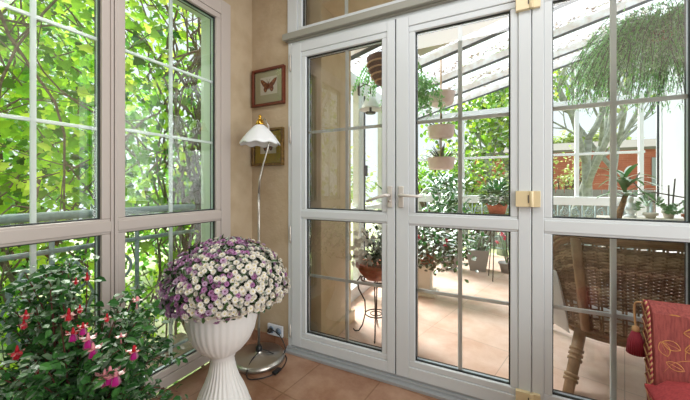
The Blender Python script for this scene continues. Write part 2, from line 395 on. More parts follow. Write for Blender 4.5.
# door wall
d1 = sash('door_1', PD, (-1.327, -.556, .045, 2.205), [(-1.208, -.642, .148, .957), (-1.208, -.642, 1.028, 2.107)], M['pvc'], [[-.9], [-.9]], [[.553], [1.573]])
d2 = sash('door_2', PD, (-.548, .154, .045, 2.205), [(-.435, .062, .148, .953), (-.435, .062, 1.030, 2.107)], M['pvc'], [[-.187], [-.187]], [[.565], [1.571]])
sash('window_5', PD, (.158, .90, .03, 2.232), [(.244, .738, .155, .952), (.244, .738, 1.032, 2.107)], M['pvc'], [[.486], [.486]], [[.585], [1.577]])
sash('window_6', PD, (-1.361, .90, 2.284, 2.70), [(-1.242, .70, 2.323, 2.62)], M['pvc'], [[-.905, -.42, .07]], [[]])
m = MB(); m.box(PD(-1.361, -.004, 0), PD(-1.331, .08, 2.232)); m.box(PD(-1.331, .0, 2.209), PD(.154, .08, 2.232))
build('trim_1', m, M['pvc'], kind='structure', bevel=.003)
m = MB(); m.box(PD(-1.385, -.045, 2.236), PD(.86, .02, 2.282)); m.box(PD(-1.36, -.02, 2.226), PD(.86, .02, 2.236))
build('trim_2', m, M['alu'], kind='structure', bevel=.005)
m = MB(); m.box(PD(-1.361, -.05, 0), PD(.84, .09, .018)); m.box(PD(-1.361, -.022, .018), PD(.84, .08, .032)); m.box(PD(-1.33, -.008, .032), PD(.84, .06, .044))
build('trim_3', m, M['alu_l'], kind='structure', bevel=.002)
# outside reveal and ledge of the left windows
m = MB(); m.box((XL-.068, 1.50, .0), (XL-.2, 1.577, 2.40)); m.box((XL-.068, -1.35, 2.40), (XL-.2, 1.577, 2.48))
build('trim_4', m, M['reveal'], kind='structure')
struct('trim_5', (XL-.068, -1.35, 0), (XL-.42, 1.5, .085), M['gravel'])

# hinges: tall white slim ones on the left jamb, gold ones on the right
def white_hinge(z0, z1, parent):
    m = MB(); m.tube([PD(-1.333, -.016, z0), PD(-1.333, -.016, z1)], .006, 8); n = int((z1-z0)/.02)
    for i in range(1, n): m.tube([PD(-1.333, -.016, z0+i*.02), PD(-1.333, -.016, z0+i*.02+.004)], .0075, 8)
    build('hinge', m, M['handle'], parent)
for z0, z1 in ((2.02, 2.14), (1.50, 1.62), (.78, .90), (.10, .19)): white_hinge(z0, z1, d1)
def gold_hinge(z0, z1):
    m = MB(); m.box(PD(.085, -.035, z0), PD(.150, -.0125, z1)); m.box(PD(.156, -.030, z0), PD(.192, -.0125, z1))
    m.tube([PD(.153, -.030, z0), PD(.153, -.030, z1)], .011, 12); m.box(PD(.138, -.038, z0+.02), PD(.142, -.035, z1-.02), M['black'])
    m.mats = [M['brass'], M['black']]; m.mi = [0]*len(m.mi); m.mi[-6:] = [1]*6
    build('hinge', m, None, d2, label='gold hinge block', bevel=.003)
for z0, z1 in ((1.085, 1.165), (2.077, 2.16), (.075, .155)): gold_hinge(z0, z1)
# handles
def handle(x, sgn, parent, hinge_tilt):
    m = MB(); m.box(PD(x-.016, -.024, 1.06), PD(x+.016, -.0125, 1.19))
    build('handle_plate', m, M['handle'], parent, bevel=.005)
    m = MB(); z = 1.135
    m.tube([PD(x, -.024, z), PD(x, -.055, z), PD(x+sgn*.012, -.066, z), PD(x+sgn*.05, -.068, z-.2*hinge_tilt*.05), PD(x+sgn*.135, -.064, z-hinge_tilt*.04)], [.010, .010, .010, .009, .008], 10)
    build('handle', m, M['handle'], parent)
handle(-.585, -1, d1, 1.0); handle(-.515, 1, d2, 0.1)
m = MB(); m.tube([PD(-.585, -.0125, 1.10), PD(-.585, -.028, 1.10)], .008, 10); build('lock_cylinder', m, M['handle'], d1)

# ================================================================= VERANDA SHELL
def roofz(x): return 2.77+.26*(x-.17)
YF = 5.5; XV = -1.33; XR = 1.8
struct('floor_veranda', (XV-.1, 1.872, -.12), (2.6, YF+.3, 0.0), M['vfloor'])
m = MB(); m.box((XR, 1.95, 0), (XR+.2, 5.2, 3.6)); build('wall_right_outer', m, M['white'], kind='structure')
m = MB()
for y in (3.9, 4.35): m.box((XR-.03, y-.03, .9), (XR-.002, y+.03, 2.6))
m.box((XR-.03, 3.87, 2.6), (XR-.002, 4.38, 2.68)); m.box((XR-.06, 1.95, 2.95), (XR-.002, 5.2, 3.2))
build('trim_6', m, M['white'], kind='structure', bevel=.004)
m = MB(); m.tube([(XR-.03, 5.06, .95), (XR-.03, 5.06, 3.0)], .012, 10); tag(build('downpipe', m, M['blackline']), 'thin dark downpipe running up the white house wall at the far right of the veranda', 'downpipe')
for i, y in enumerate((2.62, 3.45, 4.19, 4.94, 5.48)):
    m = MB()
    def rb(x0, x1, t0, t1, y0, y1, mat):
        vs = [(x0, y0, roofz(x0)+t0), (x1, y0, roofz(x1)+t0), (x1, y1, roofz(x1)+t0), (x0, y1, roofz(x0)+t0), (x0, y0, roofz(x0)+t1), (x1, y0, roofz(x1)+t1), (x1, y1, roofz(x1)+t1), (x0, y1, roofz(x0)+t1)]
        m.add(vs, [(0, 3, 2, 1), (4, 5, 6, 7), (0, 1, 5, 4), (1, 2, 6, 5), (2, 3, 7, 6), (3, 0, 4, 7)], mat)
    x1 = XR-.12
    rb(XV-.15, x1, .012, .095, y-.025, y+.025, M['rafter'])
    rb(XV-.15, x1, 0, .0119, y-.03, y+.03, M['blackline'])  # dark strip paints the shaded underside of the rafter
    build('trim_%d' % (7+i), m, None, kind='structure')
m = MB()
for i in range(5):
    ya, yb = ((2.42, 2.595), (2.645, 3.425), (3.475, 4.165), (4.215, 4.915), (4.965, 5.455))[i]
    x0, x1 = XV-.2, XR; z = .098
    m.add([(x0, ya, roofz(x0)+z), (x1, ya, roofz(x1)+z), (x1, yb, roofz(x1)+z), (x0, yb, roofz(x0)+z)], [(0, 1, 2, 3)])
def frosted():
    mm = bpy.data.materials.new('roof_polycarbonate'); N, L = nodes(mm); N.remove(N['Principled BSDF']); out = N['Material Output']
    t = N.new('ShaderNodeBsdfTransparent'); t.inputs[0].default_value = (.68, .73, .80, 1); tr = N.new('ShaderNodeBsdfTranslucent'); tr.inputs[0].default_value = (.68, .73, .80, 1)
    x = N.new('ShaderNodeMixShader'); x.inputs[0].default_value = .55; L.new(t.outputs[0], x.inputs[1]); L.new(tr.outputs[0], x.inputs[2]); L.new(x.outputs[0], out.inputs[0]); return mm
build('ceiling_veranda', m, frosted(), kind='structure')
m = MB(); x0, x1 = -.72, XR
m.add([(x0, 2.42, roofz(x0)+.0), (x1, 2.42, roofz(x1)+.0), (x1, 3.18, roofz(x1)+.0), (x0, 3.18, roofz(x0)+.0), (x0, 2.42, roofz(x0)+.04), (x1, 2.42, roofz(x1)+.04), (x1, 3.18, roofz(x1)+.04), (x0, 3.18, roofz(x0)+.04)], [(0, 3, 2, 1), (4, 5, 6, 7), (0, 1, 5, 4), (1, 2, 6, 5), (2, 3, 7, 6), (3, 0, 4, 7)])
build('trim_12', m, M['ceiling'], kind='structure')
# far glazing
m = MB(); m.box((XV-.1, YF, 2.33), (XR, YF+.08, 2.45)); m.box((XV-.1, YF-.02, .91), (XR, YF+.1, 1.03))
m.box((XV-.1, YF+.01, 1.64), (XR, YF+.05, 1.675))
for x in (XV, -.52, .26, 1.05, XR-.04): m.box((x-.025, YF+.005, 1.03), (x+.025, YF+.055, 2.33))
for x in (.26, 1.05): m.box((x-.02, YF+.005, 2.45), (x+.02, YF+.055, roofz(x)))
for x in (XV, .26, XR-.04): m.box((x-.05, YF, 0), (x+.05, YF+.08, .91))
build('window_7', m, M['white'], kind='structure', bevel=.004)
# left glazing
m = MB(); m.box((XV-.09, 2.42, 0), (XV, YF, .13)); m.box((XV-.09, 2.42, 2.22), (XV, YF, 2.36)); 
for y in (2.5, 3.02, 3.1, 3.78, 3.86, 4.6, 5.4): m.box((XV-.07, y-.03, .13), (XV-.0, y+.03, 2.22))
m.box((XV-.06, 2.42, .9), (XV-.01, YF, .96))
build('window_8', m, M['white'], kind='structure', bevel=.004)
m = MB()
for y in (2.56, 3.16, 3.92, 4.66): m.box((XV-.05, y-.008, .13), (XV+.004, y+.008, 2.2))
for y in (3.16,): m.box((XV-.0, y-.012, 1.30), (XV+.03, y+.012, 1.42))
build('trim_13', m, M['blackline'], kind='structure')
# litter on the roof
R = random.Random(5)
m = MB()
for i in range(4200):
    y0 = R.choice((2.6, 2.9, 3.36, 4.12, 4.87, 5.42)); y = y0+R.uniform(-.22, .05)*(1.0 if y0 > 3 else 1.6); x = R.uniform(XV, 1.6)
    if y > 5.4 or y < 2.42: continue
    m.leaf((x, y, roofz(x)+.103+R.random()*.01), (R.uniform(-1, 1), R.uniform(-1, 1), .1), (0, 0, 1), R.uniform(.02, .045), .03, kind='oval')
tag(build('fallen_leaves', m, M['litter']), 'scattered brown fallen leaves lying on the glass veranda roof', 'fallen leaves', kind='stuff')

# ================================================================= OUTSIDE
struct('ground', (-14, -6, -.6), (22, 30, -.5), M['ground'])
# brick house far behind
b = thing('brick_house', (4.6, 15, -.5), 'red brick neighbouring building behind the grey fence beyond the veranda', 'building')
m = MB(); m.box((-1.0, 14.5, -.5), (11, 18, 2.5)); build('wall', m, M['brick'], b)
m = MB(); m.box((-1.2, 14.35, 2.5), (11.2, 18.2, 2.58)); m.add([(-1.2, 14.3, 2.58), (11.2, 14.3, 2.58), (11.2, 16.5, 3.1), (-1.2, 16.5, 3.1), (11.2, 18.3, 2.58), (-1.2, 18.3, 2.58)], [(0, 1, 2, 3), (3, 2, 4, 5), (0, 3, 5), (1, 4, 2)])
build('roof', m, pbr('grey_roof_tiles', '#77756d', .8), b)
m = MB()
dw = pbr('dull_window', '#8c9698', .2)
for x in (4.9, 7.6): m = MB(); m.box((x, 14.46, 1.2), (x+.9, 14.52, 2.2)); build('window', m, dw, b)
f = thing('board_fence', (3, 9.5, -.5), 'grey vertical board fence running in front of the brick building', 'fence')
m = MB(); x = -3.0
while x < 8: m.box((x, 9.5, -.5), (x+.17, 9.53, 1.10)); x += .19
build('boards', m, M['fence'], f)
m = MB(); m.box((-3, 9.54, .9), (8, 9.6, 1.0)); m.box((-3, 9.54, 0), (8, 9.6, .1)); build('rail', m, M['fence'], f)

def scroll(mb, c, r, u, v, turns=1.4, start=0, rt=.009, sgn=1, mat=None, squeeze=1):
    c = V(c); u = V(u); v = V(v); pts = []
    n = 26
    for i in range(n+1):
        t = i/n; a = start+sgn*turns*2*PI*t; q = r*(1-.78*t)
        pts.append(c+u*(q*math.cos(a))+v*(q*math.sin(a))*squeeze)
    mb.tube(pts, rt, 6, mat)
def railing(name, label, org, u, length, z0, z1, bay=.42, mid=None):
    t = thing(name, org, label, 'railing'); o = V(org); u = V(u).normalized(); zz = V((0, 0, 1))
    m = MB()
    m.tube([o+zz*z1, o+u*length+zz*z1], .022, 8); m.tube([o+zz*z0, o+u*length+zz*z0], .012, 8)
    if mid: m.tube([o+zz*mid, o+u*length+zz*mid], .013, 8)
    build('rail', m, M['iron'], t)
    n = int(length/bay); top = mid or z1
    for k in range(n+1):
        m = MB(); p = o+u*(k*bay); m.tube([p+zz*z0, p+zz*z1], .012, 6); m.ball(p+zz*(z1*.5+z0*.5), .02)
        build('baluster', m, M['iron'], t)
    for k in range(n):
        m = MB(); p = o+u*((k+.5)*bay); zc = (z0+top)/2; hh = (top-z0)
        m.tube([p+zz*z0, p+zz*top], .008, 6)
        for sx in (1, -1):
            # S scroll pairs
            scroll(m, p+u*sx*bay*.24+zz*(z0+hh*.80), bay*.20, u, zz, 1.5, PI/2 if sx > 0 else PI/2, .009, -sx)
            scroll(m, p+u*sx*bay*.24+zz*(z0+hh*.52), bay*.20, u, zz, 1.5, -PI/2, .009, sx)
            scroll(m, p+u*sx*bay*.24+zz*(z0+hh*.20), bay*.20, u, zz, 1.5, PI/2, .009, -sx)
            m.tube([p+u*sx*bay*.24+zz*(z0+hh*.9), p+u*sx*bay*.06+zz*(z0+hh*.66), p+u*sx*bay*.24+zz*(z0+hh*.42), p+u*sx*bay*.44+zz*(z0+hh*.34), p+u*sx*bay*.24+zz*(z0+hh*.12)], .008, 6)
        build('scroll_panel', m, M['iron'], t)
    return t
railing('iron_railing', 'grey wrought iron railing with scrolls outside the left windows', (-1.98, -.9, .09), (0, 1, 0), 2.39, 0, .95, .40, .775)
railing('iron_railing', 'wrought iron scroll railing beyond the far side of the veranda', (-1.2, 5.95, .02), (1, 0, 0), 3.2, .08, .93, .32)

# ---- climbing vine outside the left windows
def vine(idx, label, n, xr, yr, zr, size, mat, seed, stems, stem_mat, dens=None):
    R = random.Random(seed); t = thing('climbing_vine', ((xr[0]+xr[1])/2, (yr[0]+yr[1])/2, -.5), label, 'vine')
    m = MB()
    for i in range(n):
        p = V((R.uniform(*xr), R.uniform(*yr), R.uniform(*zr)))
        if dens and not dens(p, R): continue
        if p.z < .95 and R.random() < .5: continue
        d = V((R.uniform(-.6, .6), R.uniform(-1, 1), R.uniform(-1.2, .2))); nr = V((1, R.uniform(-1.1, 1.1), R.uniform(-.4, 1.4)))
        L = R.uniform(*size); m.leaf(p, d, nr, L, L*R.uniform(.8, 1.05), kind='maple')
    build('foliage', m, mat, t)
    m = MB()
    for (y0, z0, y1, z1, r, x) in stems:
        n_ = 9; pts = []
        for k in range(n_+1):
            q = k/n_; pts.append((x+.05*math.sin(q*7+y0*5), y0+(y1-y0)*q+.05*math.sin(q*9+z0)*min(1, abs(z1-z0)), z0+(z1-z0)*q+.03*math.sin(q*11+y1)))
        m.tube(pts, [r*(1-.5*k/n_) for k in range(n_+1)], 6)
        # side shoots
        for k in range(2, n_):
            if R.random() < .7:
                a = V(pts[k]); dd = V((R.uniform(-.3, .2), R.uniform(-1, 1), R.uniform(-.6, .8))).normalized(); l = R.uniform(.15, .45)
                m.tube([a, a+dd*l*.5+V((0, 0, .03)), a+dd*l+V((0, 0, -.05))], [r*.4, r*.28, r*.12], 5)
    for i in range(120):
        p = V((R.uniform(-3.2, -2.3), R.uniform(*yr), R.uniform(-.3, 2.6))); d = V((R.uniform(-.2, .2), R.uniform(-1, 1), R.uniform(.1, 1.3))).normalized(); L = R.uniform(.4, 1.3); r0 = R.uniform(.003, .009); P = [p.copy()]
        for k in range(7):
            d = (d+rv(R)*.28).normalized(); p = p+d*L/7; p.x = min(p.x, -2.1); P.append(p.copy())
        m.tube(P, [r0*(1-.6*k/7) for k in range(8)], 5)
    build('stem', m, stem_mat, t)
vine(0, 'bright green vine filling the leftmost window behind the railing', 9800, (-4.4, -2.2), (-.9, 1.0), (-.3, 3.4), (.025, .075), M['vine'], 11,
     [(.3, -.2, .75, 1.25, .018, -2.4), (.85, .0, .45, 1.9, .014, -2.5), (.2, .3, .55, 2.9, .016, -2.35), (.55, 2.6, .95, .9, .010, -2.3), (.1, 1.9, .9, 2.2, .012, -2.45), (-.2, 1.0, .8, 1.75, .01, -2.6), (.5, 1.2, 1.0, 2.9, .009, -2.3)], M['twig'])
vine(1, 'bright green vine with arching branches behind the second window from the left', 8200, (-4.4, -2.15), (1.0, 2.6), (-.3, 3.6), (.025, .085), M['vine'], 12,
     [(1.0, 2.5, 1.7, 2.0, .010, -2.4), (1.0, 1.3, 1.55, 1.9, .011, -2.3), (1.05, 2.9, 1.5, 2.6, .012, -2.4), (1.0, 1.8, 1.35, 1.4, .008, -2.25)], M['twig'],
     dens=lambda p, R: p.y < 1.75 or R.random() < .5)
# tangled dry stems at the right end
R = random.Random(8); t = thing('dry_creeper', (-2.2, 1.9, -.5), 'tangle of bare brown creeper stems beside the pale window reveal', 'creeper'); m = MB()
for i in range(75):
    x = R.uniform(-2.6, -2.05); y0 = R.uniform(1.5, 2.25); zb = R.uniform(-.4, 1.6); ln = R.uniform(.9, 2.4); ph = R.uniform(0, 6)
    pts = [(x+.04*math.sin(ph+k*1.3), y0+.09*math.sin(ph*2+k*.9)+.02*k*R.uniform(-1, 1), zb+ln*k/9) for k in range(10)]
    m.tube(pts, R.uniform(.004, .013), 5)
build('stem', m, M['twig'], t); m = MB()
for i in range(420):
    p = (R.uniform(-2.7, -2.1), R.uniform(1.45, 2.4), R.uniform(-.2, 3.2)); L = R.uniform(.03, .07)
    m.leaf(p, rv(R), (1, R.uniform(-.5, .5), .4), L, L*.8, kind='maple')
build('foliage', m, M['vine'], t)
# deeper backdrop shrubs behind the vine
def bush(name, label, c, rad, n, size, mat, seed, kind='oval', stem=M['bark_dark'], cat='bush', trunk=0):
    R = random.Random(seed); t = thing(name, (c[0], c[1], -.5), label, cat); m = MB(); lumps = []
    for i in range(9):
        v = rv(R); lumps.append((V(c)+V((v.x*rad[0], v.y*rad[1], v.z*rad[2]))*.6, R.uniform(.35, .6)))
    for i in range(n):
        lc, s_ = R.choice(lumps); v = rv(R)*(R.random()**.4)*s_; p = lc+V((v.x*rad[0], v.y*rad[1], v.z*rad[2]))
        d = V((R.uniform(-1, 1), R.uniform(-1, 1), R.uniform(-.8, .4))); L = R.uniform(*size)
        m.leaf(p, d, v+V((0, 0, .6)), L, L*.6, kind=kind)
    build('foliage', m, mat, t); m = MB()
    for (lc, s_) in lumps:
        b0 = V((c[0], c[1], -.5)); m.tube([b0, b0.lerp(lc, .5)+V((0, 0, .1)), lc], [.06, .04, .015], 6)
    build('branch', m, stem, t)
bush('garden_bush', 'dense green shrub further back behind the leftmost window', (-5.6, 1.6, 1.8), (1.5, 2.6, 3.2), 5000, (.10, .2), M['vine2'], 21)
bush('garden_bush', 'dense green shrub further back behind the second window', (-5.4, 5.0, 1.8), (1.8, 2.2, 3.2), 5000, (.10, .2), M['vine2'], 22)

# ---- trees beyond the veranda
def tree(x, y, h, lean, seed, label, leaves, cr, r0=.12, mat=M['treeleaf'], lsize=(.10, .20), spread=1.0, lz=0):
    R = random.Random(seed); t = thing('garden_tree', (x, y, -.5), label, 'tree', 'trees beyond the veranda'); m = MB(); tips = []
    def br(p, d, L, r, dep):
        pts = [p]; q = p.copy(); dd = d.copy()
        for k in range(5):
            dd = (dd+rv(R)*.13+V((0, 0, .05))).normalized(); q = q+dd*L/5; pts.append(q.copy())
        m.tube(pts, [r*(1-.35*k/5) for k in range(6)], 7 if dep < 2 else 5)
        tips.append(q)
        if dep < 4:
            for k in range(3 if dep < 3 else 2):
                a = rv(R)*.75*spread; br(pts[R.choice((2, 3, 4, 5))] if k else q, (dd+a+V((0, 0, .15))).normalized(), L*R.uniform(.55, .8), r*.55, dep+1)
    br(V((x, y, -.5)), V((lean, 0, 1)).normalized(), h*.42, r0, 0)
    build('trunk', m, M['bark_pale'], t); m = MB()
    for i in range(leaves):
        p = R.choice(tips)+rv(R)*R.random()*cr
        if p.z < lz: continue
        m.leaf(p, rv(R), V((0, -1, .5)), R.uniform(*lsize), .09, kind='oval')
    build('foliage', m, mat, t)
tree(1.80, 8.6, 6.5, -.06, 31, 'pale grey tree behind the veranda, nearest the middle of the right hand panel', 260, .5, .12, lz=-.2)
tree(1.50, 9.3, 6.5, .12, 32, 'slender pale tree behind the veranda close to the left post of the right hand panel', 150, .5, .09)
tree(2.35, 9.0, 6.2, .05, 33, 'pale tree partly hidden by the hanging fern in the right hand panel', 150, .5, .10)
tree(.1, 8.4, 5.2, .05, 34, 'leafy yellow green tree behind the right door, left of the tall planter', 2200, .7, .12, M['vine'], (.08, .16))
tree(-1.2, 8.0, 5.2, .05, 35, 'leafy tree behind the hanging pink pots', 2200, .7, .12, M['vine'], (.08, .16))
bush('garden_bush', 'yellow green shrub beyond the veranda, seen through the right door', (-.3, 7.6, 1.1), (1.0, .8, .9), 1500, (.08, .15), M['treeleaf'], 23)
bush('garden_bush', 'light green shrub beyond the veranda, behind the stack of pink pots', (-1.2, 7.4, 1.2), (1.3, .8, 1.0), 1300, (.08, .15), M['vine'], 24)
bush('garden_bush', 'yellow green shrub in front of the brick building at the left of the right panel', (1.75, 11, 1.8), (.9, .7, .7), 500, (.07, .12), M['treeleaf'], 25)
bush('garden_bush', 'green shrub outside the left glazing of the veranda', (-3.3, 5.2, 1.2), (1.2, 1.6, 1.6), 1600, (.08, .15), M['treeleaf'], 26)

bush('garden_bush', 'dull green hedge rising above the roof of the brick building', (4.2, 19.5, 2.2), (4.5, .8, 1.9), 3000, (.2, .4), M['treeleaf'], 29)
# ================================================================= VERANDA THINGS
def pot_profile(mb, c, r0, r1, h, mat=None, rim=.012, n=28):
    mb.lathe([(0.001, 0), (r0, 0), (r1-.004, h-rim*2), (r1+rim*.6, h-rim*2), (r1+rim*.6, h), (r1-.012, h), (r1-.02, h-.03), (.001, h-.03)], c, n, mat)
# wicker armchair -------------------------------------------------
WC = V((.80, 2.62, 0)); wr = .47
t = thing('wicker_armchair', WC, 'brown woven wicker armchair seen from behind through the right glass panel', 'armchair')
def warc(a, z, dr=0):
    # a in radians, 0 = rear (towards room, -Y); barrel shell leaning outward with height
    rr_ = wr*(0.86+.22*max(0, (z-.36))/.56)+dr
    ca = math.cos(a); sa = math.sin(a)
    # superellipse for squarer back
    k = (abs(ca)**3.2+abs(sa)**3.2)**(-1/3.2)
    return WC+V((sa*k*rr_*1.02, -ca*k*rr_*.92, z))
def topz(a):  # height of the rim: high back, lower arms
    q = min(1, max(0, (abs(a)-.72)/.75)); q = q*q*(3-2*q); return .905-.27*q
A0, A1 = -2.05, 2.05; NS = 38
m = MB()
def strand(frac, ph, dens):
    pts = []
    nn = NS*2
    for k in range(nn+1):
        a = A0+(A1-A0)*k/nn; z = .318+(topz(a)-.318)*frac
        pts.append(warc(a, z, .008*(1 if (k//1+ph) % 2 else -1)))
    m.tube(pts, .0066, 4, M['rattan'] if R.random() < .55 else M['rattan_light'], caps=False)
rows = 63
for i in range(rows):
    fr = i/(rows-1)
    z = .318+.56*fr
    if .82 < z < .875 or .40 < z < .475:
        if i % 3: continue
    strand(fr, i % 2, 1)
build('woven_shell', m, None, t)
m = MB()
for k in range(2*NS+1):
    a = A0+(A1-A0)*k/NS/2+(.012 if k % 2 else -.012)
    m.tube([warc(a, .318), warc(a, .318+(topz(a)-.318)*.5), warc(a, topz(a))], .0055, 5)
    # paired leaning spokes in the open bands
build('stake', m, M['rattan'], t, kind='stuff')
m = MB()
for dz, dr in ((0, 0), (.012, .016), (-.016, .016), (-.03, .004)):
    m.tube([warc(A0+(A1-A0)*k/40, topz(A0+(A1-A0)*k/40)+dz, dr) for k in range(41)], .013, 7)
build('rim', m, M['rattan_pole'], t)
m = MB(); m.tube([warc(A0+(A1-A0)*k/40, .318) for k in range(41)], .018, 7); m.tube([warc(A0+(A1-A0)*k/40, .288) for k in range(41)], .014, 7)
m.tube([warc(A0, .318), warc(A1, .318)], .018, 7)
build('seat_frame', m, M['rattan_pole'], t)
for sx, sy in ((-1, -1), (1, -1), (-1, 1), (1, 1)):
    m = MB(); top = WC+V((sx*.33, sy*.27, .32)); bot = WC+V((sx*.44, sy*.50 if sy < 0 else sy*.42, 0)); 
    m.tube([top, top.lerp(bot, .5), bot], [.032, .030, .026], 10)
    for q in (.35, .42, .49, .72, .78): m.tube([top.lerp(bot, q), top.lerp(bot, q+.035)], .037, 10)
    build('leg', m, M['rattan_pole'], t)
for a in (-.70, .70): m = MB(); m.tube([warc(a, .33, .03), warc(a, .6, .03), warc(a, topz(a)-.02, .02)], .026, 10); build('back_post', m, M['rattan_pole'], t)
m = MB(); m.lathe([(.001, 0), (.36, 0), (.385, .03), (.385, .06), (.36, .09), (.001, .10)], WC+V((0, .02, .36)), 28, sc if False else None); build('seat_pad', m, M['cushion'], t)
# cushion leaning over the left arm
m = MB()
n = 10; vs = []; c0 = V((.34, 2.62, .60))
for i in range(n+1):
    for j in range(n+1):
        u = i/n*2-1; v = j/n*2-1; th = .045*((1-u**4)*(1-v**4))**.5
        vs.append((u*.20, v*.17, th))
for i in range(n+1):
    for j in range(n+1):
        u = i/n*2-1; v = j/n*2-1; th = -.045*((1-u**4)*(1-v**4))**.5
        vs.append((u*.20, v*.17, th))
fs = []; q = (n+1)*(n+1)
for i in range(n):
    for j in range(n):
        a = i*(n+1)+j; fs.append((a, a+1, a+n+2, a+n+1)); fs.append((q+a, q+a+n+1, q+a+n+2, q+a+1))
mt = Matrix.Translation(V((.285, 2.44, .47))) @ Matrix.Rotation(.5, 4, 'Z') @ Matrix.Rotation(1.35, 4, 'Y')
m.add([mt @ V(p) for p in vs], fs, None, True)
tag(build('seat_cushion', m, M['cushion']), 'pale grey cushion leaning against the left side of the wicker armchair', 'cushion')

# iron plant stand + terracotta bowl ---------------------------------------
BC = V((-.875, 2.31, 0))
t = thing('iron_plant_stand', BC, 'dark iron plant stand with curled feet under the terracotta bowl', 'plant stand')
m = MB(); n = 28; zt = .44
m.tube([BC+V((.12*math.cos(2*PI*k/n), .12*math.sin(2*PI*k/n), zt)) for k in range(n)], .006, 6, closed=True)
build('ring', m, M['darkiron'], t); m = MB()
m.tube([BC+V((.085*math.cos(2*PI*k/n), .085*math.sin(2*PI*k/n), .16)) for k in range(n)], .005, 6, closed=True)
m.tube([BC+V((.045*math.cos(2*PI*k/n), .045*math.sin(2*PI*k/n), .16)) for k in range(n)], .004, 6, closed=True)
build('lower_ring', m, M['darkiron'], t)
for k in range(4):
    a = k*PI/2+.3; u = V((math.cos(a), math.sin(a), 0)); m = MB()
    pts = [BC+u*.12+V((0, 0, zt+.02)), BC+u*.15+V((0, 0, zt-.02)), BC+u*.14+V((0, 0, zt-.09)), BC+u*.09+V((0, 0, .26)), BC+u*.085+V((0, 0, .16)), BC+u*.11+V((0, 0, .06)), BC+u*.14+V((0, 0, .012)), BC+u*.17+V((0, 0, .008)), BC+u*.185+V((0, 0, .025))]
    m.tube(pts, .006, 6); build('leg', m, M['darkiron'], t)
t = thing('bowl_planter', BC+V((0, 0, zt)), 'round terracotta bowl of white flowers and dark foliage on the iron stand', 'potted plant')
m = MB(); m.lathe([(.001, 0), (.08, 0), (.13, .05), (.155, .10), (.165, .10), (.165, .125), (.15, .125), (.14, .10), (.001, .10)], BC+V((0, 0, zt+.003)), 32); build('bowl', m, M['terra'], t)
R = random.Random(3); m = MB()
for i in range(420):
    p = BC+V((R.gauss(.03, .055), R.gauss(0, .055), zt+.13+abs(R.gauss(0, .14)))); m.leaf(p, rv(R), V((0, 0, 1)), .04, .03)
build('foliage', m, M['darkplant'], t); m = MB()
for i in range(6): m.tube([BC+V((R.uniform(-.05, .08), R.uniform(-.05, .05), zt+.1)), BC+V((R.uniform(-.08, .1), R.uniform(-.05, .05), zt+.25)), BC+V((R.uniform(-.14, .12), R.uniform(-.05, .05), zt+.38))], .004, 5)
build('stem', m, M['bark_dark'], t)
for i in range(38):
    m = MB(); p = BC+(V((R.uniform(-.19, -.05), R.uniform(-.10, .02), zt+R.uniform(.12, .40))) if i < 27 else V((R.uniform(-.05, .08), R.uniform(-.12, 0), zt+R.uniform(.14, .36))))
    nr = V((R.uniform(-.5, .5), -1, R.uniform(-.3, .6))).normalized(); e = nr.orthogonal().normalized()
    for k in range(5):
        d = Quaternion(nr, k*2*PI/5) @ e; m.leaf(p, d+nr*.25, nr, .028, .024)
    build('blossom', m, M['orchid'], t)
# tall plant stand holding strap-leaf plant between the doors
SC = V((-.78, 2.82, 0)); t = thing('tall_plant_stand', SC, 'slim dark iron stand behind the meeting stiles of the doors', 'plant stand'); m = MB()
zt = .78
for k in range(3):
    a = k*2*PI/3+.5; u = V((math.cos(a), math.sin(a), 0)); m = MB(); m.tube([SC+u*.07+V((0, 0, zt)), SC+u*.045+V((0, 0, zt/2)), SC+u*.09], .006, 6); build('leg', m, M['darkiron'], t)
m = MB(); m.lathe([(.001, 0), (.08, 0), (.08, .012), (.001, .012)], SC+V((0, 0, zt)), 20); build('top', m, M['darkiron'], t)
t = thing('strap_leaf_plant', SC+V((0, 0, zt+.012)), 'green strap-leaved plant with a yellow-edged leaf showing beside the door handles', 'potted plant')
m = MB(); pot_profile(m, SC+V((0, 0, zt+.013)), .05, .075, .13); build('pot', m, M['terra'], t)
m = MB(); o = SC+V((0, 0, zt+.13))
for (dx, dy, dz, L, W, bd) in ((-1, -.5, .42, .40, .05, .35), (-.62, -.45, 1, .46, .055, .3), (-.95, -.45, .75, .42, .05, .3), (.5, .3, 1, .28, .045, .5), (.2, -.4, 1, .24, .045, .6), (-1, .3, .5, .24, .04, .6)):
    m.strap(o, (dx, dy, dz), L, W, None, bd)
build('leaves', m, M['houseplant'], t); m = MB()
for (dx, dy, dz, L, W, bd) in ((.62, .3, .95, .40, .06, .12), (1, .2, .45, .26, .04, .3)): m.strap(o, (dx, dy, dz), L, W, None, bd)
build('variegated_leaves', m, M['varieg'], t, label='yellow-edged leaves')

# hanging striped basket
HB = V((-.925, 2.66, 2.10))
t = thing('hanging_basket', HB, 'dark brown cone-shaped hanging basket with pale rope bands behind the left door', 'hanging basket')
m = MB(); m.lathe([(.02, 0), (.07, .04), (.12, .11), (.15, .20), (.165, .26), (.15, .26), (.001, .22)], HB, 28); build('basket', m, M['coco'], t)
for z, r in ((.05, .085), (.10, .122), (.15, .143), (.20, .158)):
    m = MB(); m.tube([HB+V((r*math.cos(2*PI*k/28), r*math.sin(2*PI*k/28), z)) for k in range(28)], .008, 6, closed=True); build('rope_band', m, M['rope'], t)
m = MB(); zr = roofz(HB.x)
for k in range(3):
    a = k*2*PI/3; m.tube([HB+V((.155*math.cos(a), .155*math.sin(a), .25)), V((HB.x, HB.y, zr-.02))], .003, 5)
m.tube([(HB.x, HB.y, zr-.03), (HB.x, HB.y, zr+.1)], .004, 5)
build('hanger', m, M['darkiron'], t)
R = random.Random(41); m = MB()
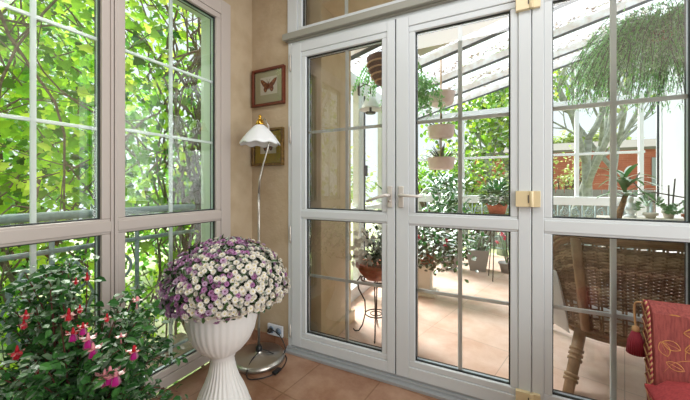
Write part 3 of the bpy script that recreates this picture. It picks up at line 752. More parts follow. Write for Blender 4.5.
for i in range(34):
    a = R.uniform(-.6, 3.3); o = HB+V((.10*math.cos(a), .10*math.sin(a), .25)); d = V((math.cos(a), math.sin(a), R.uniform(.1, .6))); L = R.uniform(.15, .34); pos = o.copy()
    for k in range(12):
        d = (d+V((0, 0, -.20))).normalized(); pos += d*L/10
        for s_ in (1, -1): m.leaf(pos, d.cross(V((0, 0, 1)))*s_+d*.4, (0, 0, 1), .035, .018)
build('foliage', m, M['fern'], t)
# lantern on scroll bracket
LB = V((-1.19, 2.98, 2.02))
t = thing('wall_lantern', (XV, 2.98, 2.2), 'white bell-shaped lantern on a scrolled iron bracket by the veranda side glazing', 'lantern')
m = MB(); m.tube([(XV+.004, 2.98, 2.24), (-1.25, 2.98, 2.27), LB+V((0, 0, .22)), LB+V((0, 0, .13))], .007, 6); scroll(m, (-1.24, 2.98, 2.31), .05, (1, 0, 0), (0, 0, 1), 1.4, PI, .006, 1); m.box((XV, 2.96, 2.16), (XV+.01, 3.0, 2.32))
build('bracket', m, M['darkiron'], t)
m = MB(); m.lathe([(.02, .13), (.045, .11), (.07, .05), (.10, -.01), (.125, -.03), (.115, -.03), (.06, .04), (.01, .11)], LB, 28); build('lamp_shade', m, M['shade'], t)
m = MB(); m.lathe([(.001, -.07), (.05, -.07), (.055, -.055), (.012, -.05), (.012, .05), (.001, .06)], LB, 16); build('candle_cup', m, M['darkiron'], t)
# pink pot stack
PC = V((-.576, 3.62, 0)); zr = roofz(PC.x)
t = thing('hanging_pot_tower', (PC.x, PC.y, zr), 'three pale pink planters hanging one above another on a cane pole', 'hanging planter')
m = MB(); m.tube([(PC.x, PC.y, 1.42), (PC.x, PC.y, zr+.1)], .010, 8); build('pole', m, M['rope'], t)
for z in (2.12, 1.74, 1.38):
    m = MB(); m.lathe([(.001, 0), (.115, 0), (.135, .02), (.15, .12), (.158, .135), (.145, .135), (.13, .11), (.001, .11)], PC+V((0, 0, z)), 28, flute=lambda r, z, a: r*(1+.02*math.cos(8*a)))
    build('pot', m, M['pinkpot'], t)
R = random.Random(6)
m = MB()
for z, n in ((1.49, 34), (1.85, 14), (2.23, 5)):
    for i in range(n): 
        a = R.uniform(0, 2*PI); m.strap(PC+V((.06*math.cos(a), .06*math.sin(a), z)), (math.cos(a), math.sin(a), R.uniform(.5, 2.2)), R.uniform(.10, .26), .018, None, R.uniform(.3, 1.2))
build('leaves', m, M['darkplant'], t)
m = MB()
for i in range(5): m.strap(PC+V((R.uniform(-.04, .04), 0, 1.49)), (R.uniform(-.2, .2), 0, 1), R.uniform(.2, .3), .03, None, .1)
build('dry_leaves', m, M['rope'], t, label='tan upright dry leaves')

def hanging(name, label, c, zr, n, L, mat, seed, cat='hanging plant', wiry=False, narrow=(1, 1), pot=M['terra'], down=.22, bias=(0, 0)):
    t = thing(name, c, label, cat); c = V(c); m = MB(); pot_profile(m, c, .07, .10, .12); build('pot', m, pot, t)
    m = MB()
    for k in range(3):
        a = k*2*PI/3; m.tube([c+V((.1*math.cos(a), .1*math.sin(a), .12)), V((c.x, c.y, zr))], .0025, 4)
    build('hanger', m, M['darkiron'], t)
    R = random.Random(seed); m = MB(); w_ = MB()
    for i in range(n):
        a = R.uniform(0, 2*PI); d = V((math.cos(a)*narrow[0]+bias[0], math.sin(a)*narrow[1]+bias[1], R.uniform(.0, .8))); l = R.uniform(*L); pos = c+V((0, 0, .11)); pts = [pos.copy()]
        for k in range(14):
            d = (d+V((0, 0, -down))+rv(R)*.12).normalized(); pos = pos+d*l/14; pts.append(pos.copy())
            if k > 2:
                for j in range(5 if wiry else 3):
                    m.leaf(pos+rv(R)*.02, rv(R)+d*.6, (0, 0, 1), R.uniform(.025, .055), .009 if wiry else .022, kind='needle' if wiry else 'oval')
        w_.tube(pts, .0022, 4)
    build('fronds', m, mat, t); build('stem', w_, M['stick'] if wiry else mat, t)
hanging('asparagus_fern', 'large feathery green fern cascading from the veranda roof at the right', (1.22, 3.45, 2.42), roofz(1.22)+.02, 420, (.35, 1.0), M['fern'], 51, wiry=True, bias=(-.15, -.1), down=.17)
hanging('asparagus_fern', 'wiry fern with dark bare stems hanging by the white house wall', (1.62, 3.75, 2.40), roofz(1.62)+.0, 110, (.4, .9), M['fern'], 52, wiry=True, down=.22)
hanging('trailing_ivy', 'trailing green ivy hanging at the upper left corner of the right door', (-.83, 3.25, 2.20), roofz(-.83), 60, (.25, .55), M['fern'], 53, narrow=(.8, .8))

# square zinc planter with leaning stems
GP = V((-.24, 4.72, 0)); t = thing('zinc_planter', GP, 'tapered grey square planter with leaning grey stems on the veranda floor', 'planter')
m = MB(); a, b_, h_ = .10, .15, .30
vs = [(-a, -a, 0), (a, -a, 0), (a, a, 0), (-a, a, 0), (-b_, -b_, h_), (b_, -b_, h_), (b_, b_, h_), (-b_, b_, h_), (-b_+.015, -b_+.015, h_), (b_-.015, -b_+.015, h_), (b_-.015, b_-.015, h_), (-b_+.015, b_-.015, h_), (-b_+.02, -b_+.02, h_-.03), (b_-.02, -b_+.02, h_-.03), (b_-.02, b_-.02, h_-.03), (-b_+.02, b_-.02, h_-.03)]
fs = [(0, 3, 2, 1)]
for k in range(4):
    for l in (0, 4, 8): fs.append((l+k, l+(k+1) % 4, l+4+(k+1) % 4, l+4+k))
fs.append((12, 13, 14, 15)); m.add([GP+V(p) for p in vs], fs); build('pot', m, M['greypot'], t)
m = MB()
for (x0, x1, z1) in ((.02, .24, .78), (.06, .30, .74), (-.02, .16, .70)): m.tube([GP+V((x0, -.06, .26)), GP+V(((x0+x1)/2-.02, -.1, .5)), GP+V((x1, -.12, z1))], .014, 6)
build('stem', m, M['bark_pale'], t); m = MB(); R = random.Random(9)
for i in range(200): m.leaf(GP+V((R.gauss(0, .09), R.gauss(0, .07), .28+abs(R.gauss(0, .1)))), rv(R), (0, 0, 1), .05, .03)
build('foliage', m, M['palegreen'], t)
t = thing('pink_flower_pot', (.12, 4.75, 0), 'pink flowers on thin stems right of the grey square planter', 'potted plant'); o = V((.12, 4.75, 0))
m = MB(); pot_profile(m, o, .07, .10, .14); build('pot', m, M['greypot'], t)
m = MB(); F_ = []
for i in range(7):
    e = o+V((R.uniform(-.12, .14), R.uniform(-.08, .08), R.uniform(.36, .60))); m.tube([o+V((0, 0, .12)), (o+e)/2+V((0, 0, .1)), e], .004, 5); F_.append(e)
build('stem', m, M['palegreen'], t)
for e in F_:
    m = MB()
    for k in range(9): m.leaf(e, rv(R), (0, 0, 1), .04, .035)
    build('blossom', m, M['pinkpet'], t)
# pedestal planters at the left of right door
o = V((-.72, 3.42, 0)); t = thing('stone_pedestal', o, 'low cream stone pedestal on the veranda floor below the trailing flowers', 'pedestal')
m = MB()
for (a, z0, z1) in ((.13, 0, .03), (.11, .03, .05), (.075, .05, .27), (.10, .27, .30), (.12, .30, .33)): m.box(o+V((-a, -a, z0)), o+V((a, a, z1)))
build('column', m, M['stone'], t, bevel=.005)
o = V((-.93, 3.38, 0)); t = thing('square_box_planter', o, 'pinkish square box beside the cream pedestal', 'planter')
m = MB(); m.box(o+V((-.10, -.10, 0)), o+V((.08, .10, .30))); m.box(o+V((-.115, -.115, .30)), o+V((.095, .115, .34))); build('box', m, M['pinkpot'], t, bevel=.006)
o = V((-.70, 3.42, .332)); t = thing('flowering_shrub', o, 'bushy potted shrub with white and red flowers on the cream pedestal', 'potted plant')
m = MB(); pot_profile(m, o, .07, .10, .12); build('pot', m, M['terra'], t); m = MB(); R = random.Random(77)
for i in range(1000):
    p = o+V((R.gauss(.03, .16), R.gauss(0, .13), .20+R.gauss(0, .11)));
    if p.z < o.z+.03 and (V((p.x, p.y, 0))-V((o.x, o.y, 0))).length < .14: continue
    m.leaf(p, rv(R), (0, -1, 1), .055, .035)
build('foliage', m, M['darkplant'], t)
m = MB()
for i in range(500):
    p = o+V((R.gauss(.06, .19), R.gauss(0, .13), .24+R.gauss(0, .11))); m.leaf(p, rv(R), (0, -1, 1), .055, .035)
build('bright_foliage', m, M['houseplant'], t, label='brighter green leaves')
for i in range(30):
    m = MB(); p = o+V((R.gauss(0, .17), R.uniform(-.2, -.05), .22+R.gauss(0, .10))); red = R.random() < .35
    for k in range(7): m.leaf(p, rv(R), (0, -1, 0), .026, .024)
    build('blossom', m, M['pinkpet'] if red else M['orchid'], t)
# green plant in terracotta pot, on wire stand
o = V((0.0, 4.35, 0)); t = thing('wire_plant_stand', o, 'thin wire plant stand under the terracotta pot at the right door', 'plant stand'); m = MB()
for k in range(3):
    a = k*2*PI/3+.2; u = V((math.cos(a), math.sin(a), 0)); m = MB(); m.tube([o+u*.10+V((0, 0, .82)), o+u*.11+V((0, 0, .4)), o+u*.15], .006, 6); build('leg', m, M['darkiron'], t)
m = MB(); m.lathe([(.001, 0), (.11, 0), (.11, .01), (.001, .01)], o+V((0, 0, .82)), 20); build('top', m, M['darkiron'], t)
o = V((0.0, 4.35, .832)); t = thing('green_pot_plant', o, 'bright leafy green plant in a terracotta pot, right side of the right door', 'potted plant')
m = MB(); pot_profile(m, o, .09, .125, .14); build('pot', m, M['terra'], t); m = MB(); R = random.Random(15)
for i in range(420):
    v = rv(R); v.z = abs(v.z); p = o+V((0, 0, .14))+V((v.x*.21, v.y*.18, v.z*.30))*R.uniform(.4, 1); m.leaf(p, v+V((0, 0, -.3)), v, .08, .045)
build('foliage', m, M['houseplant'], t); m = MB()
for i in range(8):
    v = rv(R); v.z = abs(v.z); m.tube([o+V((0, 0, .1)), o+V((0, 0, .14))+V((v.x*.15, v.y*.14, v.z*.22))], .004, 5)
build('stem', m, M['houseplant'], t)
# wall shelf plants far left of right door
o = V((-.62, 4.6, 0)); t = thing('leafy_floor_plant', o, 'tall dark green plant at the far left of the right door pane', 'potted plant')
m = MB(); pot_profile(m, o, .10, .15, .26); build('pot', m, M['greypot'], t); m = MB(); R = random.Random(16)
for i in range(520):
    p = o+V((R.gauss(-.05, .13), R.gauss(0, .13), R.uniform(.5, 1.32))); m.leaf(p, rv(R), (0, -1, 1), .10, .05)
build('foliage', m, M['houseplant'], t); m = MB()
for i in range(6): m.tube([o+V((0, 0, .2)), o+V((R.uniform(-.1, .05), R.uniform(-.08, .08), .7)), o+V((R.uniform(-.2, .08), R.uniform(-.1, .1), 1.25))], .007, 5)
build('stem', m, M['bark_dark'], t)
# long window box on the far sill (pale translucent)
# right panel: console table, figurine, dracaena, branches
o = V((1.18, 3.75, 0)); t = thing('console_table', o, 'white narrow table behind the wicker armchair carrying the white figurine', 'table')
m = MB(); m.box((.90, 3.62, .86), (1.72, 3.90, .895)); m.box((.93, 3.65, .80), (1.69, 3.87, .86)); build('tabletop', m, M['stone'], t, bevel=.006)
for x in (.95, 1.67):
    for y in (3.67, 3.85):
        m = MB(); m.tube([(x, y, 0), (x, y, .3), (x, y, .80)], [.014, .018, .022], 8); build('leg', m, M['stone'], t)
o = V((1.12, 3.76, .897)); m = MB()
m.lathe([(.001, 0), (.055, 0), (.055, .018), (.03, .03), (.001, .03)], o, 20)
prof = [(0.0, 0.02), (.035, .04), (.055, .08), (.050, .12), (.028, .155), (.020, .175), (.027, .19), (.030, .21), (.022, .235), (.001, .245)]
m.lathe(prof, o+V((0, 0, .0)), 18, flute=lambda r, z, a: r*(1+.18*math.cos(a)))
for s_ in (1, -1):
    m.leaf(o+V((s_*.03, .01, .13)), (s_*.9, .3, .35), (0, 1, 0), .085, .05, kind='oval'); m.tube([o+V((s_*.035, -.01, .12)), o+V((s_*.055, -.04, .09)), o+V((s_*.02, -.06, .08))], [.012, .010, .008], 6)
m.v = [tuple(o+(V(q)-o)*.82) for q in m.v]
tag(build('figurine', m, M['white']), 'small white winged figurine standing on the white table', 'figurine')
o = V((.93, 3.45, 0)); t = thing('dracaena', o, 'dracaena with broad arching leaves on a tan cane rising behind the wicker chair', 'potted plant')
m = MB(); pot_profile(m, o, .11, .15, .26); build('pot', m, M['stone'], t)
m = MB(); m.tube([o+V((-.06, 0, .22)), o+V((-.04, 0, .6)), o+V((.02, 0, .92)), o+V((.07, 0, 1.12))], [.024, .022, .026, .018], 8); build('cane', m, pbr('tan_cane', '#9a7350', .8, col2='#6f4f38', scale=40), t)
m = MB(); top = o+V((.065, 0, 1.08)); R = random.Random(19)
for i in range(26):
    a = i*2.4; m.strap(top+V((0, 0, i*.008)), (math.cos(a), math.sin(a), R.uniform(.3, 1.7)), R.uniform(.20, .33), .042, None, R.uniform(.8, 1.7), 7, .06)
build('leaves', m, M['houseplant'], t)
o = V((1.40, 3.80, .897)); t = thing('bare_branches', o, 'dark bare branches standing in a small pot on the white table', 'branches')
m = MB(); pot_profile(m, o, .03, .045, .07); build('pot', m, M['stone'], t); m = MB()
for pts in (((0, 0, .06), (-.14, 0, .18), (-.28, 0, .38)), ((0, 0, .06), (.12, -.05, .2), (.16, -.05, .34)), ((.0, 0, .06), (.0, 0, .3)), ((-.28, 0, .20), (-.1, 0, .235), (.10, 0, .19), (.26, 0, .1)), ((-.24, 0, .33), (-.20, 0, .42)), ((.03, .02, .06), (.05, .02, .36))):
    m.tube([o+V(p) for p in pts], .006, 5)
build('branch', m, M['stick'], t)
o = V((1.50, 3.68, .897)); t = thing('small_leafy_plant', o, 'low leafy green plant at the right end of the white table', 'potted plant')
m = MB(); pot_profile(m, o, .04, .055, .05); build('pot', m, M['terra'], t); m = MB()
for i in range(90):
    v = rv(R); v.z = abs(v.z); m.leaf(o+V((0, 0, .05))+V((v.x*.13, v.y*.08, v.z*.08)), v, v, .05, .03)
build('foliage', m, M['palegreen'], t)
o = V((1.25, 3.72, .897)); t = thing('small_leafy_plant', o, 'small pale green plant between the figurine and the bare branches', 'potted plant')
m = MB(); pot_profile(m, o, .03, .045, .05); build('pot', m, M['stone'], t); m = MB()
for i in range(70):
    v = rv(R); v.z = abs(v.z); m.leaf(o+V((0, 0, .07))+V((v.x*.07, v.y*.06, v.z*.12)), v, v, .05, .02)
build('foliage', m, M['palegreen'], t)

# ================================================================= ROOM THINGS
# pictures ---------------------------------------------------------
def picture(x0, x1, z0, z1, wmat, cmat, bmat, label, tilt, fw, cx, cz, ps, bs):
    t = thing('framed_picture', ((x0+x1)/2, YD, z0), label, 'picture'); m = MB()
    ring(m, PD, (x0, x1, z0, z1), (x0+fw, x1-fw, z0+fw, z1-fw), -.030, -.001); ring(m, PD, (x0+fw*.7, x1-fw*.7, z0+fw*.7, z1-fw*.7), (x0+fw*1.15, x1-fw*1.15, z0+fw*1.15, z1-fw*1.15), -.024, -.002)
    build('frame', m, wmat, t, bevel=.003)
    m = MB(); m.box(PD(x0+fw, -.012, z0+fw), PD(x1-fw, -.002, z1-fw)); build('mount', m, cmat, t)
    m = MB(); m.box(PD(cx-ps[0], -.0135, cz-ps[1]), PD(cx+ps[0], -.0122, cz+ps[1])); build('paper', m, M['paper'], t)
    m = MB(); P2 = [(.0, -.05), (.10, -.30), (.30, -.62), (.48, -.60), (.62, -.35), (.55, -.10), (.72, .05), (.95, .42), (1.0, .66), (.7, .62), (.32, .34), (.05, .16)]
    for s_ in (1, -1): 
        pts = [(s_*a*bs, b*bs) for a, b in P2]
        if s_ < 0: pts = pts[::-1]
        m.poly(pts[::-1], ((cx, YD-.0145, cz), (1, 0, 0), (0, 0, 1)), None)
    m.tube([(cx, YD-.016, cz-.35*bs), (cx, YD-.017, cz+.28*bs)], [.0025, .004], 6)
    for s_ in (1, -1): m.tube([(cx, YD-.016, cz+.28*bs), (cx+s_*.22*bs, YD-.016, cz+.62*bs)], .0009, 4)
    m.mats = [bmat, M['emb']]; nb = len(m.f)
    for s_ in (1, -1):
        for (a, b, r) in ((.55, .28, .10), (.75, .48, .07), (.34, -.40, .09)):
            m.poly([(s_*a*bs+r*bs*math.cos(k*PI/4), b*bs+r*bs*math.sin(k*PI/4)) for k in range(8)][::-1], ((cx, YD-.0152, cz), (1, 0, 0), (0, 0, 1)))
    m.mi = [0]*nb+[1]*(len(m.f)-nb); build('butterfly', m, None, t)
    m = MB(); m.add([PD(x0+fw, -.021, z0+fw), PD(x1-fw, -.021, z0+fw), PD(x1-fw, -.021, z1-fw), PD(x0+fw, -.021, z1-fw)], [(0, 1, 2, 3)]); build('glass', m, M['glass_far'], t)
picture(-1.690, -1.385, 1.795, 2.075, M['wood_red'], M['mat_green'], M['bfly1'], 'upper framed butterfly picture with red-brown wooden frame and sage mount', 0, .018, -1.535, 1.945, (.080, .066), .078)
picture(-1.690, -1.395, 1.342, 1.622, M['wood_dark'], M['mat_yellow'], M['bfly2'], 'lower framed butterfly picture with dark gilt frame and yellow mount behind the lamp shade', 0, .018, -1.54, 1.50, (.075, .066), .072)

# floor lamp ---------------------------------------------------------
LC = V((-1.462, 1.602, 0)); t = thing('floor_lamp', LC, 'slim steel floor lamp with fluted white glass shade in the room corner', 'floor lamp')
m = MB(); m.lathe([(.001, .002), (.165, .002), (.176, .008), (.176, .020), (.168, .032), (.15, .037), (.03, .045), (.022, .06), (.018, .075), (.001, .08)], LC, 48); build('base', m, M['steel'], t)
m = MB(); m.lathe([(.022, .04), (.022, .085), (.012, .10), (.001, .10)], LC, 16); build('collar', m, M['black'], t, label='black plastic collar')
rt = V((.82, .25, 0)).normalized()  # neck bends toward the door side
pts = [LC+V((0, 0, .08)), LC+V((0, 0, .5)), LC+V((0, 0, .9)), LC+V((0, 0, 1.14)), LC+rt*.006+V((0, 0, 1.24)), LC+rt*.032+V((0, 0, 1.34)), LC+rt*.06+V((0, 0, 1.43)), LC+rt*.078+V((0, 0, 1.51)), LC+rt*.07+V((0, 0, 1.60)), LC+rt*.04+V((0, 0, 1.648)), LC+rt*.02+V((0, 0, 1.64))]
m = MB(); m.tube(pts[:4], .0085, 10); m.tube(pts[3:], [.008, .007, .006, .006, .006, .006, .006, .006], 10); build('pole', m, M['steel'], t)
SH = LC+V((.010, .0, 0)); FQ = .93
m = MB(); m.lathe([(.024, 1.612), (.05, 1.592), (.09, 1.552), (.12, 1.517), (.143, 1.484), (.144, 1.474), (.139, 1.478), (.116, 1.509), (.085, 1.544), (.02, 1.605)], SH, 72, flute=lambda r, z, a: FQ*r*(1+(.022*math.cos(9*a))*min(1, max(0, (r-.04)/.1))), fz=lambda r, z, a: -.006*math.cos(9*a)*max(0, (r-.06)/.09))
build('lamp_shade', m, M['shade'], t)
m = MB(); m.lathe([(.001, 1.68), (.008, 1.675), (.012, 1.665), (.007, 1.655), (.018, 1.642), (.028, 1.620), (.031, 1.606), (.001, 1.606)], SH, 20)
build('shade_cap', m, M['gold'], t, label='brass cap')
m = MB(); m.ball(SH+V((0, 0, 1.515)), .028, sc=(1, 1, 1.2)); build('bulb', m, M['shade'], t)
# socket with plug
t = thing('wall_socket', (-1.46, YD, .10), 'white double wall socket low beside the door frame', 'wall socket')
m = MB(); m.box(PD(-1.535, -.028, .085), PD(-1.395, -.013, .165)); build('plate', m, M['socket'], t, bevel=.004)
m = MB()
for x in (-1.497, -1.430): m.tube([PD(x, -.0285, .125), PD(x, -.030, .125)], .025, 18)
build('outlet', m, M['vase_blue'], t, label='grey-blue outlets')
m = MB(); m.tube([PD(-1.497, -.030, .125), PD(-1.497, -.055, .125), PD(-1.497, -.062, .12)], [.018, .017, .010], 12)
cb = thing('power_cable', (-1.40, 1.62, 0), 'black power cable looping on the floor from the lamp base to the socket', 'cable')
build('plug', m, M['black'], cb)
def spline(P, n=8):
    P = [V(p) for p in P]; out = []
    for i in range(len(P)-1):
        p0 = P[max(0, i-1)]; p1 = P[i]; p2 = P[i+1]; p3 = P[min(len(P)-1, i+2)]
        for k in range(n):
            t_ = k/n; out.append(.5*((2*p1)+(p2-p0)*t_+(2*p0-5*p1+4*p2-p3)*t_*t_+(3*p1-p0-3*p2+p3)*t_**3))
    out.append(P[-1]); return out
m = MB()
m.tube(spline([(-1.497, 1.738, .12), (-1.45, 1.715, .16), (-1.36, 1.70, .14), (-1.305, 1.69, .07), (-1.33, 1.67, .02), (-1.38, 1.64, .045), (-1.43, 1.60, .075), (-1.45, 1.55, .05), (-1.44, 1.50, .04), (-1.41, 1.44, .028), (-1.37, 1.405, .006), (-1.31, 1.43, .006), (-1.27, 1.48, .006), (-1.252, 1.53, .006), (-1.25, 1.585, .006), (-1.27, 1.65, .006), (-1.30, 1.695, .008), (-1.35, 1.72, .008), (-1.42, 1.735, .008)]), .0035, 6)
build('cord', m, M['cable'], cb)
m = MB(); m.box((-1.268, 1.505, .003), (-1.240, 1.565, .022)); build('inline_switch', m, M['black'], cb, bevel=.004)

# urn with chrysanthemums ------------------------------------------
UC = V((-1.285, 1.137, 0)); t = thing('chrysanthemum_urn', UC, 'white fluted pedestal urn overflowing with mauve and white chrysanthemums', 'potted plant')
prof = [(.001, 0), (.165, 0), (.168, .015), (.160, .03), (.150, .035), (.143, .055), (.125, .085), (.098, .12), (.078, .155), (.068, .185), (.064, .205), (.072, .212), (.072, .222), (.085, .228), (.122, .252), (.158, .288), (.182, .33), (.195, .375), (.200, .42), (.203, .44), (.213, .447), (.215, .462), (.205, .468), (.192, .46), (.185, .43), (.001, .43)]
def fl(r, z, a):
    if .05 < z < .29: return r*(1+.022*math.cos(28*a))
    if .34 < z < .545 and r > .09: return r*(1+.010*(1 if math.cos(34*a) > .2 else 0))
    return r
prof = [(a*.885, z*1.44 if z <= .222 else .3197+(z-.222)*1.12) for a, z in prof]
m = MB(); m.lathe(prof, UC, 204, flute=fl); build('urn', m, M['urn'], t)
DC = UC+V((.022, .010, .645)); DR = V((.305, .305, .265)); R = random.Random(44)
camv = V((0, 0, 1.19)); cands = []; N_ = 1150
for i in range(N_):
    z = 1-(i+.5)/N_*1.45; ph = i*2.39996; s_ = math.sqrt(max(0, 1-z*z)); v = V((s_*math.cos(ph), s_*math.sin(ph), z))
    dz = 1.0 if z > 0 else .30
    k = R.uniform(.93, 1.04)
    p = DC+V((v.x*DR.x, v.y*DR.y, v.z*DR.z*dz))*k
    if z < -.02 and V((v.x, v.y)).length*DR.x < .20: continue
    if z < 0 and v.dot(V((.894, .447, 0))) > .45: dz = .85
    p += V((R.uniform(-.006, .006), R.uniform(-.006, .006), R.uniform(-.006, .006)))
    p.x = max(p.x, XL+.022)
    v2 = V((v.x/DR.x, v.y/DR.y, v.z/(DR.z*dz))).normalized()
    if (z < -.05 and R.random() < .35): continue
    cands.append((p, v2))
def pompom(mb, p, nrm, r, pm, cm, R):
    nrm = nrm.normalized(); e = Quaternion(nrm, R.uniform(0, 6)) @ nrm.orthogonal().normalized()
    for ringk, (n_, el, L, W) in enumerate(((12, .12, 1.0, .42), (10, .55, .85, .40), (7, 1.0, .62, .36))):
        for k in range(n_):
            d = Quaternion(nrm, k*2*PI/n_+ringk*.3) @ e; dd = d*math.cos(el)+nrm*math.sin(el)
            side = nrm.cross(d); b0 = p+nrm*.001
            mb.add([b0+dd*r*.2+side*r*.07, b0+dd*r*L*.7+side*W*r*.42, b0+dd*r*L, b0+dd*r*L*.7-side*W*r*.42, b0+dd*r*.2-side*r*.07], [(0, 1, 2, 3, 4)], pm)
    mb.add([p+nrm*r*.42+(Quaternion(nrm, k*PI/3) @ e)*r*.26 for k in range(6)]+[p+nrm*r*.55], [(6, k, (k+1) % 6) for k in range(6)], cm)
right = V((2/math.sqrt(5), 1/math.sqrt(5), 0)); up = V((0, 0, 1))
def mumcol(p):
    sx = (p-DC).dot(right)/.32; sz = (p.z-DC.z)/.30
    # mauve on the left and over the top, white middle and right
    a = 0.0
    if sx < -.38: a = .97
    elif sx < -.2: a = .78
    elif sx < .02: a = .34
    elif sx < .2 and sz < .5: a = .58
    else: a = .14
    if sz > .72: a = max(a, .82 if sx < .3 else .5)
    if .05 < sx < .3 and .45 < sz < .75: a = .6
    return a
fl_ = sorted(cands, key=lambda q: ((q[0]-camv).length - .9*max(-.5, q[1].dot((camv-q[0]).normalized()))))
rest = MB()
for i, (p, v) in enumerate(fl_):
    u_ = R.random(); a = mumcol(p); r = R.uniform(.0125, .0185)
    if u_ < a: pm, cm = (M['mum_p'], M['mum_cp']) if R.random() < .72 else (M['mum_pl'], M['mum_cp'])
    else: pm, cm = M['mum_w'], M['mum_c']
    if i < 100:
        mb = MB(); pompom(mb, V((0, 0, 0)), (v+rv(R)*.25).normalized(), r, pm, cm, R)
        mb.v = [tuple(V(q)+p) for q in mb.v]; build('blossom', mb, None, t, org=tuple(p))
    else: pompom(rest, p, (v+rv(R)*.25).normalized(), r, pm, cm, R)
build('blossoms', rest, None, t, kind='stuff')
m = MB()
for i in range(2600):
    v = rv(R); v.z = v.z if v.z > -.35 else -v.z; k = R.uniform(.70, .97); dz = 1 if v.z > 0 else .32
    p = DC+V((v.x*DR.x, v.y*DR.y, v.z*DR.z*dz))*k
    if p.z < DC.z-.03 and V((p.x-DC.x, p.y-DC.y)).length < .20: continue
    p.x = max(p.x, XL+.03); L = R.uniform(.025, .045)
    m.leaf(p, rv(R)+v, v, L, L*.55)
m.v = [(max(q[0], XL+.004), q[1], q[2]) for q in m.v]
build('foliage', m, M['mum_leaf'], t)
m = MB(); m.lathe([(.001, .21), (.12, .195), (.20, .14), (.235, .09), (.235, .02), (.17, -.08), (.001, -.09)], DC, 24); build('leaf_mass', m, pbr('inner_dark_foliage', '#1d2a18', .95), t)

# fuchsia --------------------------------------------------------------
FC = V((-1.34, .535, 0)); t = thing('fuchsia_plant', FC, 'large bushy fuchsia with drooping pink and purple flowers in front of the left window', 'potted plant')
m = MB(); pot_profile(m, FC, .12, .17, .28); build('pot', m, M['terra'], t)
R = random.Random(99); m = MB(); st = MB()
for i in range(165):
    a = R.uniform(0, 2*PI); rr = R.random()**.6*(1-.17*max(0, math.cos(a-.46))); elev = R.uniform(.2, 1.0)
    tip = FC+V((math.cos(a)*rr*.36, math.sin(a)*rr*.38, .34+elev*(.50 if rr < .6 else .40)*(1-.3*rr)+.05))
    if R.random() < .3: tip = FC+V((math.cos(a)*.34*rr+.05, math.sin(a)*.36*rr, R.uniform(.18, .5)))
    if R.random() < .14: tip = FC+V((R.uniform(-.16, .10), R.uniform(-.16, .06), R.uniform(.84, .93)))
    q_ = (tip-FC).dot(V((.894, .447, 0)))
    if q_ < -.12: tip.z -= .10
    tip.x = max(tip.x, XL+.05)
    o = FC+V((math.cos(a)*.04, math.sin(a)*.04, .27)); mid = o.lerp(tip, .55)+V((0, 0, .10*rr)); mid.x = max(mid.x, XL+.05)
    P = spline([o, mid, tip], 6); st.tube(P, [.004*(1-.7*k/(len(P)-1)) for k in range(len(P))], 5)
    for k in range(3, len(P)):
        for j in range(5):
            d = rv(R); d.z = d.z*.5-.15; p = P[k]+rv(R)*.03; L = R.uniform(.02, .042)
            m.leaf(p, d, V((0, 0, 1))+rv(R)*.7, L, L*.62, kind='oval', droop=.25)
m.v = [(max(q[0], XL+.006), q[1], q[2]) for q in m.v]
build('foliage', m, M['fuchsia_leaf'], t); build('stem', st, pbr('fuchsia_stem', '#5a2f28', .7), t)
flowers = [((-.974, .541, .839), 'p', .8), ((-1.159, .449, .80), 'r', .9), ((-1.129, .464, .818), 'r', .6), ((-1.056, .501, .791), 'r', .6), ((-1.148, .455, .739), 'rp', 1), ((-1.121, .468, .757), 'rp', .9),
           ((-1.107, .475, .721), 'pp', 1.1), ((-1.094, .482, .691), 'pp', 1.1), ((-1.018, .52, .73), 'p', .7), ((-.983, .537, .685), 'rp', 1), ((-1.048, .505, .615), 'pp', 1.3), ((-1.062, .497, .61), 'pp', 1.2), ((-1.032, .512, .61), 'pp', 1.2),
           ((-1.299, .379, .685), 'r', 1), ((-1.237, .41, .633), 'r', .9), ((-1.275, .391, .80), 'r', .7), ((-1.28, .388, .772), 'r', .7), ((-1.11, .474, .915), 'r', .6), ((-1.14, .459, .902), 'r', .5), ((-1.29, .383, .60), 'r', .8)]
for (p, kd, sz) in flowers:
    p = V(p); s_ = .015*sz; sep = M['fu_pink'] if kd in ('p', 'pp') else M['fu_red']
    m = MB(); m.tube([p+V((0, 0, s_*1.5)), p+V((0, 0, s_*.8)), p+V((0, 0, s_*.3))], [s_*.14, s_*.28, s_*.40], 7)
    for k in range(4):
        a = k*PI/2+R.random(); d = V((math.cos(a), math.sin(a), -.35 if kd == 'r' else .15)); m.leaf(p+V((0, 0, s_*.3)), d, (0, 0, 1), s_*1.7, s_*.95, droop=-.2)
    ob = build('blossom', m, sep, t, org=tuple(p), label={'r': 'red blossom', 'p': 'pale pink blossom', 'rp': 'red and purple blossom', 'pp': 'pink blossom with magenta skirt'}[kd])
    if kd != 'p':
        m = MB(); m.lathe([(s_*.3, .3*s_), (s_*.62, -.3*s_), (s_*.75, -1.0*s_), (s_*.70, -1.15*s_), (s_*.3, -.4*s_)], p, 14, flute=lambda r, z, a: r*(1+.14*math.cos(5*a)))
        build('petal_skirt', m, M['fu_pur'] if kd != 'r' else M['fu_red'], ob, org=tuple(p))
    m = MB()
    for k in range(3): m.tube([p+V((0, 0, -.4*s_)), p+V((R.uniform(-.3, .3)*s_, R.uniform(-.3, .3)*s_, -1.7*s_))], s_*.04+.0003, 4)
    build('stamens', m, M['fu_pink'], ob, org=tuple(p))

# red upholstered chair -----------------------------------------------------
t = thing('red_armchair', (.78, 1.45, 0), 'red upholstered chair with gold leaf pattern and twisted cord edge at the right', 'armchair')
x0, x1 = .515, 1.12; zt = .742; lean = .16
def bk(x, d, z):   # point of the back: d 0 front, 1 rear; bottom nearer the camera
    yy = 1.50+(z-.40)*.12; return V((x, yy+d*.07, z))
m = MB(); pr = []
